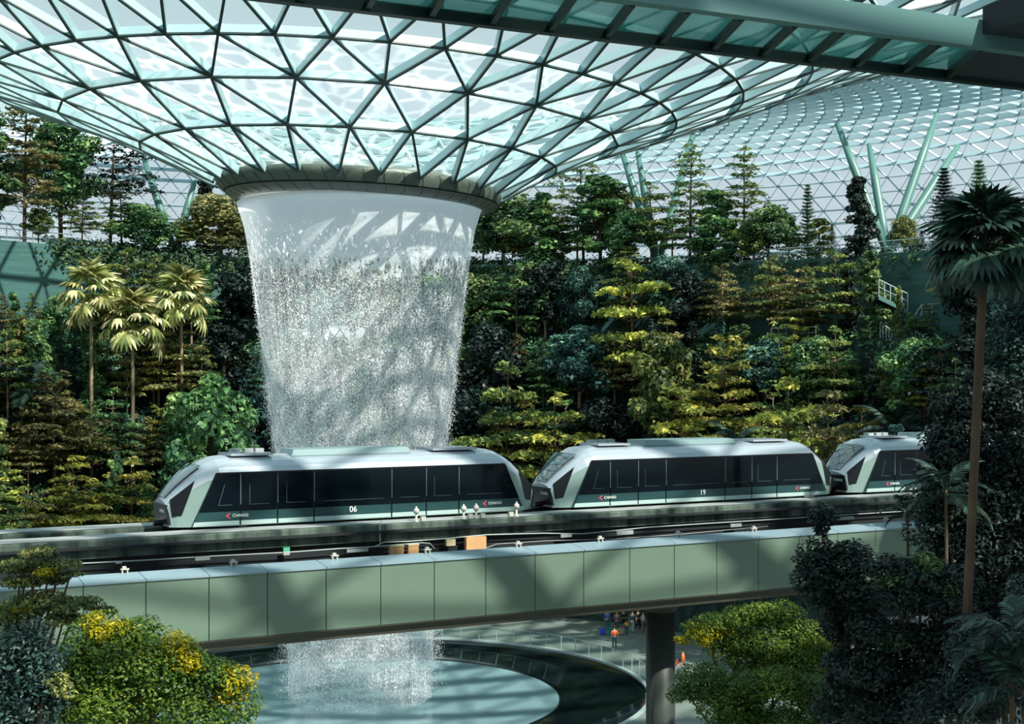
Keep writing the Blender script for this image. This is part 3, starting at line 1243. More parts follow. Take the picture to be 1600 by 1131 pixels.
# roof gear
mb = MB()
mb.prism([(4.6, 0.62, 2.36), (9.35, 0.62, 2.36), (9.35, 0.75, 2.56), (4.75, 0.75, 2.56)], (0, 0.02, 0))
mb.prism([(4.6, 0.62, 2.33), (9.4, 0.62, 2.33), (9.25, 0.8, 2.58), (4.75, 0.8, 2.58)], (0, 1.3, 0))
mb.build('roof_unit', M['roof_unit'], car, origin=(0, 0, 0))
for a, b in ((2.35, 3.9), (10.3, 12.2)):
    mb = MB()
    mb.box(((a + b) / 2, 1.35, 2.45), (b - a, 1.5, 0.08))
    mb.build('roof_hatch', M['car_body'], car, origin=(0, 0, 0))
for a in (3.0, 3.5, 3.9):
    mb = MB()
    mb.box((a, 2.2, 2.45), (0.32, 0.35, 0.28))
    mb.build('roof_box', M['concrete'], car, origin=(0, 0, 0))
# interior
mb = MB()
mb.box((CARL / 2, CARW / 2, 0.2), (11.4, 2.4, 0.05))
mb.build('cabin_floor', M['inside'], car, origin=(0, 0, 0))
for a in (2.2, 5.3, 10.6, 11.7):
    mb = MB()
    mb.box((a, 2.2, 0.62), (0.9, 0.4, 0.12))
    mb.box((a, 2.42, 0.95), (0.9, 0.1, 0.6))
    mb.build('seat', M['seat'], car, origin=(0, 0, 0))
# wheels resting on the running surfaces
for a in (2.6, 11.9):
    for w in (0.15, 2.55):
        mb = MB()
        mb.tube([(a, w - 0.11, 0.12), (a, w + 0.11, 0.12)], 0.2, 18)
        mb.build('wheel', M['car_black'], car, origin=(0, 0, 0))


def dress(c, number, lab):
    tag(c, lab, 'train', 'white train cars on the guideway')
    RX = (math.pi / 2, 0, 0)
    if number:
        u = (s_px(551, QC)[0] - CAR1) if number == '06' else (s_px(1097, QC)[0] - 28.85)
        text_mesh('car_number', number, 0.30, M['white_text'], c, (u, -0.052, 0.38), RX)
    for u in (2.3, 12.45):
        mb = MB()
        mb.prism([(u - 0.36, -0.05, 0.36), (u - 0.22, -0.05, 0.46), (u - 0.18, -0.05, 0.44), (u - 0.27, -0.05, 0.36), (u - 0.18, -0.05, 0.28), (u - 0.22, -0.05, 0.26)], (0, -0.006, 0))
        mb.build('emblem', M['red_logo'], c, origin=(0, 0, 0))
        text_mesh('operator_name', 'CHANGI', 0.15, M['white_text'], c, (u + 0.18, -0.052, 0.36), RX)
    text_mesh('nose_name', 'CHANGI', 0.16, M['white_text'], c, (-0.03, 0.95, 0.55), (math.pi / 2, 0, -math.pi / 2))


car2 = copy_tree(car)
car3 = copy_tree(car)
car2.location = T(28.85, QC, ZB)
car3.location = T(44.3, QC, ZB)
dress(car, '06', 'silver train car numbered 06 passing in front of the waterfall')
dress(car2, '19', 'silver train car numbered 19, middle of the three')
dress(car3, None, 'silver train car entering the dark trees, farthest along the guideway')

# ------------------------------------------------------------------ columns on the top terrace
def roof_hit(px, py):
    t, e = (px - 800) / F, (HOR - py) / F
    for k in range(1400):
        Y = 90 + 0.05 * k
        r = math.hypot(t * Y - AX, Y - AY)
        zz = None
        for (r0, z0), (r1, z1) in zip(PROF[:-4], PROF[1:-3]):
            if r0 <= r <= r1:
                zz = z0 + (z1 - z0) * (r - r0) / (r1 - r0)
        if zz is not None and Y > AY + 8 and e * Y >= zz - 0.25:
            return Vector((t * Y, Y, CZ + e * Y))
    return None


def roof_column(px, r, tops, label):
    b = far_hit(px, r)
    az = math.atan2(b.x - AX, b.y - AY)
    b.z = ter_z(4, az) - 0.1
    c = empty('roof_column', b)
    tag(c, label, 'column', 'splayed columns under the glass roof', kind='thing')
    mb = MB()
    mb.tube([b, b + Vector((0, 0, 0.9))], [0.9, 0.55], 16)
    mb.build('foot', M['column'], c, smooth=True)
    for tx, ty in tops:
        h = roof_hit(tx, ty)
        if h is None or (h - b).length > 24:
            Y = b.y + (1.5 if h is None else 4)
            h = W(tx, ty, Y)
        a = b + Vector((0, 0, 0.4))
        mb = MB()
        mb.tube([a, a.lerp(h, 0.3), a.lerp(h, 0.65), h], [0.30, 0.40, 0.38, 0.22], 14)
        mb.build('strut', M['column'], c, smooth=True)


roof_column(1387, 51.5, [(1308, 193), (1358, 225), (1464, 178), (1497, 228)], 'four-armed grey-green steel column between the conifers at the upper right')
roof_column(1028, 51.5, [(970, 232), (1086, 196), (996, 237)], 'grey-green splayed steel column among the trees right of the waterfall')
roof_column(274, 51.5, [(221, 236), (304, 282)], 'grey-green splayed steel column among the trees left of the oculus ring')

# ------------------------------------------------------------------ canopy of the building overhead
cdx, cdy = 0.904, 0.427
can = empty('overhead_canopy', (12, 27, CZ + 6))
tag(can, 'dark glazed canopy edge crossing the top right corner below the glass roof', 'canopy', kind='thing')
pe = [W(px, py, 6.0 * F / (HOR - py)) for px, py in ((1030, 76), (1571, 139))]
cd = (pe[1] - pe[0]).normalized()
cn = Vector((cd.y, -cd.x, 0))           # towards the camera
P0 = pe[1]
# nearest visible line of the upper fascia at the same level
fx = W(1571, 89, 6.0 * F / (HOR - 89))
gap = (fx - P0).dot(cn)


def K(a, w, z):
    """a along the canopy from its right end, w towards the camera, z above its underside"""
    return P0 + cd * a + cn * w + Vector((0, 0, z))


mb = MB()
mb.prism([K(-26, 0, 0), K(-26, 0.2, 0), K(-26, 0.2, 0.2), K(-26, 0, 0.2)], cd * 60)
mb.build('edge_beam', M['beam_dark'], can)
mb = MB()
mb.prism([K(-26, gap, 0.05), K(-26, gap + 0.25, 0.05), K(-26, gap + 0.25, 0.55), K(-26, gap, 0.55)], cd * 60)
mb.build('fascia', M['fascia'], can)
# slanting glazing bars and panes between the two
def at_px(px, py):
    Y = 6.0 * F / (HOR - py)
    p = W(px, py, Y)
    return (p - P0).dot(cd), (p - P0).dot(cn)


bars = [((1532, 84), (1482, 125)), ((1465, 76), (1413, 117)), ((1390, 65), (1340, 108)), ((1316, 56), (1264, 100)), ((1240, 47), (1190, 92)), ((1155, 37), (1113, 83))]
ba = []
for up_, dn in bars:
    ba.append((at_px(*dn)[0], at_px(*up_)[0]))
step_l = (ba[0][0] - ba[-1][0]) / 5
step_u = (ba[0][1] - ba[-1][1]) / 5
for k in range(6, 18):
    ba.append((ba[0][0] - step_l * k, ba[0][1] - step_u * k))
for l, u in ba:
    mb = MB()
    mb.beam(K(l, 0.15, 0.1), K(u, gap, 0.1), 0.10, 0.14, (0, 0, 1))
    mb.build('glazing_bar', M['beam_dark'], can)
for (l0, u0), (l1, u1) in zip(ba[:-1], ba[1:]):
    mb = MB()
    mb.prism([K(l0, 0.15, 0.18), K(u0, gap, 0.18), K(u1, gap, 0.18), K(l1, 0.15, 0.18)], (0, 0, 0.03))
    mb.build('canopy_pane', M['canopy_glass'], can)
mb = MB()
mb.prism([K(ba[0][0], 0.15, 0.1), K(ba[0][1], gap + 0.1, 0.1), K(40, gap + 0.1, 0.1), K(40, 0.15, 0.1)], (0, 0, 0.35))
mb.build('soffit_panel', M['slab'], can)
# unseen slabs added overhead to shade the near trees on the right
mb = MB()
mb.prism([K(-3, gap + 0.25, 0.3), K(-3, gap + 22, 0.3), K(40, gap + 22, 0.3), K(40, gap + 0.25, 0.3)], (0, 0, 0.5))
mb.build('shade_slab', M['slab'], can)
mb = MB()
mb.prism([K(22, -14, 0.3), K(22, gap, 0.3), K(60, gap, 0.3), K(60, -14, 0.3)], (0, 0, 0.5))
mb.build('side_shade_slab', M['slab'], can)  # second unseen slab, added to keep the right-edge trees in shade

# ------------------------------------------------------------------ trees: leaf and wood meshes
def leaf_mesh(name, c, L, Wd, nrm, v=None, droop=0.0):
    """c (n,3) leaf centres, L, Wd sizes, nrm (n,3) leaf normals"""
    n = len(c)
    nrm = nrm / np.maximum(1e-6, np.linalg.norm(nrm, axis=1))[:, None]
    t = NP.normal(size=(n, 3))
    t -= nrm * (t * nrm).sum(1)[:, None]
    t /= np.maximum(1e-6, np.linalg.norm(t, axis=1))[:, None]
    b = np.cross(nrm, t)
    l = (L * (0.6 + 0.8 * NP.random(n)))[:, None] / 2
    w = (Wd * (0.6 + 0.8 * NP.random(n)))[:, None] / 2
    fold = nrm * (w * 0.35)
    vs = np.stack([c - t * l, c + b * w + fold, c + t * l - nrm * (l * droop), c - b * w + fold], 1).reshape(-1, 3)
    k = np.arange(n) * 4
    fs = np.stack([k, k + 1, k + 2, k + 3], 1)
    me = bpy.data.meshes.new(name)
    me.vertices.add(n * 4)
    me.vertices.foreach_set('co', vs.ravel())
    me.loops.add(n * 4)
    me.loops.foreach_set('vertex_index', fs.ravel().astype(np.int32))
    me.polygons.add(n)
    me.polygons.foreach_set('loop_start', (np.arange(n) * 4).astype(np.int32))
    me.polygons.foreach_set('loop_total', np.full(n, 4, dtype=np.int32))
    me.update(calc_edges=True)
    if v is None:
        v = NP.random(n)
    at = me.attributes.new('v', 'FLOAT', 'FACE')
    at.data.foreach_set('value', np.clip(v, 0, 1).astype(np.float32))
    return me


def merge_leaf(parts, name, L, Wd, patch=0.35):
    c = np.concatenate([p[0] for p in parts])
    nr = np.concatenate([p[1] for p in parts])
    v = np.concatenate([p[2] for p in parts])
    return leaf_mesh(name, c, L, Wd, nr, v)


def pad(center, rx, rz, n, tilt=0.55, base=None):
    """flat spray of leaves"""
    a = NP.random(n) * TAU
    q = np.sqrt(NP.random(n))
    rr = rx * (0.75 + 0.25 * np.sin(a * 3 + NP.random() * 6))
    x, y = np.cos(a) * q * rr, np.sin(a) * q * rr
    z = rz * (1 - q ** 2) + NP.normal(0, rz * 0.35, n) - q ** 2 * rz * 0.6
    c = np.stack([x, y, z], 1) + np.array(center)
    nr = np.array([0, 0, 1.0]) + NP.normal(0, tilt, (n, 3))
    b = NP.random() if base is None else base
    v = np.clip(0.25 + 0.5 * b + NP.normal(0, 0.2, n), 0, 1)
    return c, nr, v


def ball(center, R, n, base=None, sub=9, up=0.5):
    """lumpy ball of leaves"""
    center = np.array(center)
    R = np.array(R if hasattr(R, '__len__') else (R, R, R), dtype=float)
    out = []
    for k in range(sub):
        d = NP.normal(size=3)
        d[2] = d[2] * 0.8 + 0.25
        d /= np.linalg.norm(d)
        cc = center + d * R * 0.62
        m = n // sub
        e = NP.normal(size=(m, 3))
        e /= np.linalg.norm(e, axis=1)[:, None]
        rad = 0.55 * (0.75 + 0.3 * NP.random(m))
        c = cc + e * R * rad[:, None]
        nr = e * 0.7 + np.array([0, 0, up]) + NP.normal(0, 0.4, (m, 3))
        b = NP.random() if base is None else base
        v = np.clip(0.2 + 0.55 * b + NP.normal(0, 0.2, m), 0, 1)
        out.append((c, nr, v))
    return tuple(np.concatenate([o[i] for o in out]) for i in range(3))


def wood_mesh(mb, name):
    me = bpy.data.meshes.new(name)
    me.from_pydata(mb.v, [], mb.f)
    me.update()
    return me


def proto_tiered(h, R, layers, dens=1.0, t0=0.35, L=0.36, leafW=0.17, spread=1.0):
    parts, mb = [], MB()
    lean = (NP.random(2) - 0.5) * 0.06 * h
    mb.tube([(0, 0, 0), (lean[0] * 0.3, lean[1] * 0.3, h * 0.4), (lean[0], lean[1], h * 0.97)], [0.11, 0.085, 0.03], 7)
    for i in range(layers):
        t = t0 + (1 - t0) * (i + 0.15 * NP.random()) / (layers - 1 + 0.15)
        z = h * t
        Rl = R * (1 - 0.68 * ((t - t0) / (1 - t0)) ** 1.4) * (0.8 + 0.35 * NP.random())
        k = 5 if i < layers - 1 else 2
        a0 = NP.random() * TAU
        for q in range(k):
            a = a0 + TAU * q / k + NP.normal(0, 0.25)
            d = Rl * (0.40 + 0.35 * NP.random()) * spread
            rx = Rl * (0.36 + 0.2 * NP.random())
            cx, cy = lean[0] * t + d * math.cos(a), lean[1] * t + d * math.sin(a)
            zz = z + NP.normal(0, 0.12) + 0.05 * d
            n = int(dens * 40 * rx * rx / (L * leafW * 10)) + 12
            parts.append(pad((cx, cy, zz), rx, 0.14, n))
            mb.tube([(lean[0] * t, lean[1] * t, z - 0.35), (cx * 0.6, cy * 0.6, z - 0.2), (cx, cy, zz - 0.03)], [0.035, 0.025, 0.012], 4, caps=False)
    return merge_leaf(parts, 'tiered_foliage', L, leafW), wood_mesh(mb, 'tiered_trunk')


def proto_round(h, R, blobs, n, L=0.34, leafW=0.2, zlo=0.4):
    parts, mb = [], MB()
    mb.tube([(0, 0, 0), (0.05, 0, h * 0.35), (0.0, 0.05, h * 0.8)], [0.13, 0.1, 0.04], 7)
    for i in range(blobs):
        t = i / max(1, blobs - 1)
        z = h * (zlo + (0.92 - zlo) * t)
        w = R * math.sin(math.pi * (0.22 + 0.68 * t)) * 0.75
        a = i * 2.4 + NP.normal(0, 0.3)
        d = w * (0.5 + 0.5 * NP.random())
        c = (d * math.cos(a), d * math.sin(a), z)
        r = R * (0.38 + 0.16 * NP.random())
        parts.append(ball(c, (r, r, r * 0.75), n // blobs, sub=6))
        mb.tube([(0, 0, z * 0.6), (c[0] * 0.6, c[1] * 0.6, z * 0.9), c], [0.05, 0.035, 0.015], 4, caps=False)
    return merge_leaf(parts, 'round_foliage', L, leafW), wood_mesh(mb, 'round_trunk')


def proto_conifer(h, R, whorls, n, L=0.34, leafW=0.1):
    parts, mb = [], MB()
    mb.tube([(0, 0, 0), (0, 0, h * 0.5), (0.02, 0, h)], [0.1, 0.07, 0.015], 7)
    per = n // (whorls * 7)
    for i in range(whorls):
        t = 0.12 + 0.86 * i / (whorls - 1)
        Rl = R * (1 - t) ** 0.7 * (0.85 + 0.3 * NP.random()) + 0.1
        a0 = NP.random() * TAU
        for q in range(7):
            a = a0 + TAU * q / 7 + NP.normal(0, 0.12)
            u = NP.random(per)
            x = np.cos(a) * u * Rl + NP.normal(0, 0.10, per)
            y = np.sin(a) * u * Rl + NP.normal(0, 0.10, per)
            z = h * t + 0.22 * Rl * u ** 1.5 + NP.normal(0, 0.05, per)
            parts.append((np.stack([x, y, z], 1), np.array([0, 0, 1.0]) + NP.normal(0, 0.5, (per, 3)), np.clip(NP.normal(0.4, 0.2, per), 0, 1)))
            mb.tube([(0, 0, h * t), (math.cos(a) * Rl, math.sin(a) * Rl, h * t + 0.2 * Rl)], [0.02, 0.008], 4, caps=False)
    return merge_leaf(parts, 'conifer_foliage', L, leafW), wood_mesh(mb, 'conifer_trunk')


def proto_climber(h, R, n, L=0.3, leafW=0.2):
    """slender tree wrapped in climbing plants"""
    parts, mb = [], MB()
    mb.tube([(0, 0, 0), (0.1, 0, h * 0.5), (0, 0.1, h)], [0.12, 0.09, 0.03], 7)
    k = 12
    for i in range(k):
        t = i / (k - 1)
        r = R * (1.0 - 0.55 * t) * (0.75 + 0.5 * NP.random())
        parts.append(ball((NP.normal(0, 0.2 * R), NP.normal(0, 0.2 * R), h * (0.06 + 0.9 * t)), (r, r, h / k * 0.95), n // k, sub=5))
    return merge_leaf(parts, 'climber_foliage', L, leafW), wood_mesh(mb, 'climber_trunk')


PT = {
    'tier': [proto_tiered(7.5, 3.3, 6, 1.25), proto_tiered(8.0, 3.0, 7, 1.15), proto_tiered(6.6, 3.6, 5, 1.3), proto_tiered(8.6, 2.7, 8, 1.1), proto_tiered(7.2, 3.4, 6, 1.35, t0=0.28)],
    'round': [proto_round(6.5, 2.8, 9, 5200), proto_round(7.5, 2.5, 10, 5200), proto_round(5.5, 3.0, 8, 5000, zlo=0.3)],
    'sparse': [proto_tiered(10, 3.2, 7, 0.5, t0=0.45, spread=1.25), proto_tiered(11, 2.6, 8, 0.55, t0=0.4, spread=1.2)],
    'tall': [proto_tiered(11, 2.3, 10, 1.0, t0=0.28), proto_round(10, 2.1, 13, 6500, zlo=0.2)],
    'conifer': [proto_conifer(11, 2.0, 22, 7000), proto_conifer(10, 1.7, 20, 6000)],
    'climber': [proto_climber(9, 1.2, 5200), proto_climber(7, 1.4, 5000)],
}


def plant(kind, i, loc, h, leafm, label, group, name, cat='tree', bark='bark', wide=1.0, rz=None):
    fo, tr = PT[kind][i % len(PT[kind])]
    href = max(v.co.z for v in tr.vertices) if 'h' not in tr else tr['h']
    tr['h'] = href
    k = h / href
    root = empty(name, loc, RNG.random() * TAU if rz is None else rz)
    root.scale = (k * wide, k * wide, k)
    tag(root, label, cat, group)
    for nm, me, m in (('trunk', tr, M[bark]), ('foliage', fo, leafm)):
        o = bpy.data.objects.new(nm, me)
        if not me.materials:
            me.materials.append(m)
        COL.objects.link(o)
        o.parent = root
        o.material_slots[0].link = 'OBJECT'
        o.material_slots[0].material = m
    return root


ORD = ['first', 'second', 'third', 'fourth', 'fifth', 'sixth', 'seventh', 'eighth', 'ninth', 'tenth', 'eleventh', 'twelfth', 'thirteenth', 'fourteenth', 'fifteenth', 'sixteenth', 'seventeenth', 'eighteenth', 'nineteenth', 'twentieth']
LEAVES = {'olive': L_OLIVE, 'green': L_GREEN, 'blue-green': L_TEAL, 'yellow-green': L_YELLOW, 'dark green': L_DARK, 'rusty olive': L_RUST}
KINDW = {'tier': 'flat-tiered tree', 'round': 'bushy tree', 'sparse': 'thin spreading tree', 'tall': 'tall slender tree', 'conifer': 'conifer', 'climber': 'creeper-wrapped tree'}
KINDN = {'tier': 'tiered_tree', 'round': 'bushy_tree', 'sparse': 'spreading_tree', 'tall': 'slender_tree', 'conifer': 'conifer', 'climber': 'creeper_covered_tree'}

# slope trees: terrace by terrace, in order away from the waterfall
TERN = ['lowest terrace', 'second lowest terrace', 'middle terrace', 'second highest terrace']
for k in range(4):
    spots = []
    for row in range(2):
        px = -70.0 + (row * 34)
        while px < 1690:
            r = TR[k] + (0.9 if row == 0 else 2.9) + RNG.uniform(-0.4, 0.5)
            spots.append([px + RNG.uniform(-14, 14), r, row])
            px += (62 if k < 3 else 58) + RNG.uniform(-8, 12)
    if k == 0:
        spots = [s_ for s_ in spots if s_[0] < 340 or 760 < s_[0] < 900 or s_[0] > 1560 or (s_[2] == 0 and s_[0] > 1060)]
    nl = nr = 0
    spots.sort(key=lambda s_: abs(s_[0] - 565))
    for px, r, row in spots:
        b = far_hit(px, r)
        if b is None:
            continue
        az = math.atan2(b.x - AX, b.y - AY)
        if not AZ0 + 0.06 < az < AZ1 - 0.06:
            continue
        b.z = ter_z(k, az)
        if k == 3 and (440 < px < 600 or 1362 < px < 1492):
            continue
        q = RNG.random()
        if px < 345:
            kind = 'tier' if q < 0.66 else ('round' if q < 0.85 else 'climber')
            lf = RNG.choice(['olive', 'olive', 'yellow-green', 'green', 'rusty olive', 'olive']) if kind == 'tier' else RNG.choice(['green', 'olive', 'green'])
        elif px < 780:
            kind = 'round' if q < 0.5 else ('tier' if q < 0.75 else 'climber')
            lf = RNG.choice(['blue-green', 'green', 'dark green', 'blue-green'])
            if px > 690 and q > 0.5:
                lf = 'olive'
        else:
            kind = 'tier' if q < 0.62 else ('round' if q < 0.8 else 'climber')
            lf = RNG.choice(['olive', 'olive', 'yellow-green', 'green', 'rusty olive']) if kind == 'tier' else RNG.choice(['green', 'blue-green', 'dark green'])
        hh = RNG.uniform(5.6, 8.6)
        if kind == 'round':
            hh *= 0.9
        if k == 3 and px < 150:
            hh = RNG.uniform(3.8, 4.6)
        if k == 2 and 1350 < px < 1500:
            hh = RNG.uniform(4.0, 5.2)
        if k == 2 and 430 < px < 610:
            hh = RNG.uniform(4.0, 5.2)
        if px < 565:
            nl += 1
            pos = 'left'
            idx = nl
        else:
            nr += 1
            pos = 'right'
            idx = nr
        o_ = ORD[idx - 1] if idx <= 20 else 'twenty-' + ORD[idx - 21]
        art = {'first': 'nearest'}.get(o_, o_ + ' nearest') if idx > 1 else 'nearest'
        lab = '%s %s on the %s, %s %s of the waterfall' % (lf, KINDW[kind], TERN[k], o_, pos)
        plant(kind, RNG.randrange(9), b, hh, LEAVES[lf], lab, 'trees on the planted terraces', KINDN[kind], bark='bark_pale' if RNG.random() < 0.4 else 'bark', wide=RNG.uniform(0.85, 1.2))

# undergrowth: hanging and creeping greenery nobody could count
for k in range(5):
    n = 15000
    nc = 420
    ca = AZ0 + (AZ1 - AZ0) * NP.random(nc)
    ca = np.clip(NP.normal(0, 0.55, nc), AZ0, AZ1)
    cr = TR[k] + NP.random(nc) * (4.4 if k < 4 else 2.0)
    crad = 0.5 + 0.9 * NP.random(nc)
    who = NP.integers(0, nc, n)
    e = NP.normal(size=(n, 3))
    e /= np.linalg.norm(e, axis=1)[:, None]
    rr = crad[who][:, None] * (0.6 + 0.4 * NP.random(n))[:, None]
    if k == 4:
        ca = np.where(ca < -0.72, -0.72 + 0.3 * NP.random(nc), ca)
    base = np.stack([AX + cr * np.sin(ca), AY + cr * np.cos(ca), np.array([ter_z(k, a) for a in ca]) + 0.3], 1)
    p = base[who] + e * rr * np.array([1, 1, 0.75])
    # trailing plants down the face of the wall
    tn = 7000
    ta = np.clip(NP.normal(0, 0.55, tn), AZ0, AZ1)
    if k == 4:
        ta = np.where(ta < -0.72, -0.70 + 0.3 * NP.random(tn), ta)
    cl = np.round(ta * 26 + NP.normal(0, 0.25, tn)) / 26 + NP.normal(0, 0.012, tn)
    td = np.abs(NP.normal(0, 1.6, tn)) * (0.5 + 0.5 * np.sin(cl * 67) ** 2)
    tz = np.array([ter_z(k, a) for a in cl]) - np.minimum(td, 5.0)
    trr = TR[k] - 0.1 - 0.25 * NP.random(tn)
    p2 = np.stack([AX + trr * np.sin(cl), AY + trr * np.cos(cl), tz], 1)
    n2 = np.stack([-np.sin(cl), -np.cos(cl), np.full(tn, 0.8)], 1) + NP.normal(0, 0.4, (tn, 3))
    cpos = np.concatenate([p, p2])
    nr_ = np.concatenate([e * 0.6 + np.array([0, 0, 0.7]) + NP.normal(0, 0.4, (n, 3)), n2])
    vv = np.clip(np.concatenate([(NP.random(nc) * 0.6)[who], NP.random(tn) * 0.6]) + NP.normal(0, 0.15, n + tn), 0, 1)
    me = leaf_mesh('undergrowth', cpos, 0.40, 0.22, nr_, vv)
    me.materials.append((L_GREEN, L_GREEN, L_TEAL, L_GREEN, L_GREEN)[k])
    o = bpy.data.objects.new('undergrowth', me)
    COL.objects.link(o)
    tag(o, 'low creeping greenery over the edge of the %s' % (TERN + ['topmost terrace'])[k], 'undergrowth', kind='stuff')

# trees of the top terrace, placed after the photograph
TOP = [
    # px, top row, ring radius, kind, leaf, width, label
    (38, 150, 50.5, 'tall', 'rusty olive', 1.5, 'tall rusty-green tree at the far left end of the top terrace'),
    (95, 205, 53.5, 'round', 'green', 1.1, 'bushy green tree behind the tall rusty tree on the top terrace'),
    (172, 190, 52.0, 'sparse', 'dark green', 1.3, 'dark thin spreading tree with open crown under the left rim of the glass funnel'),
    (128, 300, 50.4, 'tier', 'olive', 1.0, 'low olive tiered tree behind the left top terrace railing'),
    (190, 285, 50.2, 'tall', 'green', 1.5, 'dense dark tree in front of the left splayed column'),
    (225, 330, 50.0, 'round', 'green', 1.2, 'low bushy tree at the foot of the left splayed column'),
    (288, 335, 50.0, 'tier', 'olive', 0.9, 'small yellowing tree right of the left splayed column'),
    (318, 262, 53.0, 'climber', 'dark green', 0.8, 'narrow creeper-wrapped pole tree beside the oculus ring, left side'),
    (345, 318, 51.0, 'round', 'rusty olive', 1.2, 'rusty round-topped tree touching the left edge of the waterfall'),
    (372, 335, 52.5, 'tier', 'rusty olive', 1.2, 'rusty tiered tree just behind the left edge of the waterfall'),
    (60, 330, 50.2, 'round', 'olive', 1.0, 'low olive bushy tree at the left end of the terrace railing'),
    (786, 318, 50.4, 'round', 'green', 1.1, 'bushy green tree just right of the oculus ring'),
    (822, 305, 52.5, 'tall', 'green', 1.2, 'green tree on a thin bare trunk, second right of the oculus ring'),
    (850, 303, 50.2, 'climber', 'green', 1.3, 'cone-shaped green tree, third right of the oculus ring'),
    (912, 250, 52.0, 'sparse', 'olive', 1.3, 'open spreading olive tree left of the right middle column'),
    (938, 282, 50.2, 'tall', 'green', 1.5, 'broad green tree left of the right middle column'),
    (958, 300, 53.0, 'round', 'olive', 1.0, 'olive bushy tree behind the broad green tree'),
    (1018, 290, 50.0, 'tier', 'olive', 0.8, 'upright olive tree standing between the arms of the middle column'),
    (1078, 228, 52.0, 'tall', 'olive', 1.3, 'tallest olive tiered tree, beside the right arm of the middle column'),
    (1112, 300, 50.2, 'climber', 'green', 1.3, 'dark creeper tree between two tall tiered trees'),
    (1163, 233, 51.5, 'tall', 'olive', 1.25, 'tall tiered tree standing alone against the far glass grid'),
    (1200, 330, 50.3, 'round', 'green', 1.0, 'small bushy tree right of the lone tall tiered tree'),
    (1232, 345, 52.5, 'tier', 'olive', 0.8, 'small olive tree left of the thin young conifer'),
    (1262, 288, 51.5, 'conifer', 'green', 0.75, 'thin young conifer with wide-spaced branches'),
    (1300, 350, 50.3, 'conifer', 'green', 0.9, 'small conifer left of the creeper-covered trunk'),
    (1344, 278, 49.9, 'climber', 'dark green', 1.0, 'tall dark creeper-covered trunk left of the four-armed column'),
    (1350, 390, 49.8, 'round', 'green', 0.8, 'low green bush at the foot of the creeper-covered trunk'),
    (1412, 345, 53.0, 'round', 'olive', 0.7, 'small olive bush inside the four-armed column'),
    (1475, 262, 51.5, 'conifer', 'dark green', 1.1, 'dark conifer right of the four-armed column'),
    (1530, 250, 51.5, 'conifer', 'green', 1.0, 'conifer above the big fan palm'),
    (1575, 320, 51.0, 'round', 'olive', 1.1, 'olive bushy tree at the right end of the top terrace'),
    (1500, 345, 50.2, 'tier', 'green', 1.0, 'green tiered tree behind the fan palm crown'),
    (1440, 360, 50.0, 'conifer', 'green', 1.2, 'short green conifer between column and fan palm'),
    (-25, 190, 51, 'tall', 'green', 1.3, 'tall green tree outside the left end of the railing'),
    (1630, 260, 51, 'tall', 'green', 1.3, 'tall green tree beyond the conifers at the far right'),
    (880, 330, 53.5, 'tier', 'green', 1.0, 'green tiered tree behind the cone-shaped tree'),
    (985, 340, 50.0, 'round', 'green', 0.9, 'low green bushy tree left of the middle column foot'),
    (1050, 330, 50.0, 'tier', 'green', 0.9, 'green tiered tree right of the middle column foot'),
    (800, 345, 49.8, 'tier', 'olive', 0.9, 'low olive tiered tree at the rim, first right of the waterfall'),
    (868, 345, 49.8, 'tall', 'green', 1.2, 'leafy green column-shaped tree beside the cone-shaped tree'),
    (902, 310, 49.8, 'tall', 'olive', 1.4, 'olive leafy tree in front of the open spreading olive tree'),
    (968, 335, 49.8, 'climber', 'olive', 1.3, 'olive creeper tree just left of the middle column'),
    (1098, 345, 49.8, 'tall', 'olive', 1.2, 'small olive tree in front of the tallest tiered tree'),
    (1140, 350, 49.8, 'climber', 'green', 1.4, 'short creeper tree left of the lone tall tiered tree'),
    (1178, 355, 49.8, 'round', 'olive', 0.9, 'olive bush right of the foot of the lone tall tiered tree'),
    (1280, 345, 53.0, 'tall', 'olive', 1.2, 'olive slender tree right of the thin young conifer'),
    (755, 330, 53, 'round', 'green', 1.0, 'green bushy tree half behind the right edge of the waterfall'),
]
for i, (px, top, r, kind, lf, wide, lab) in enumerate(TOP):
    b = far_hit(px, r)
    az = math.atan2(b.x - AX, b.y - AY)
    b.z = ter_z(4, az)
    h = CZ + (HOR - top) / F * b.y - b.z
    if h < 1.2:
        h = 1.2
    plant(kind, i, b, h, LEAVES[lf], lab, 'trees on the top terrace', KINDN[kind], wide=wide * (11.0 / max(h, 5)) ** 0.35)

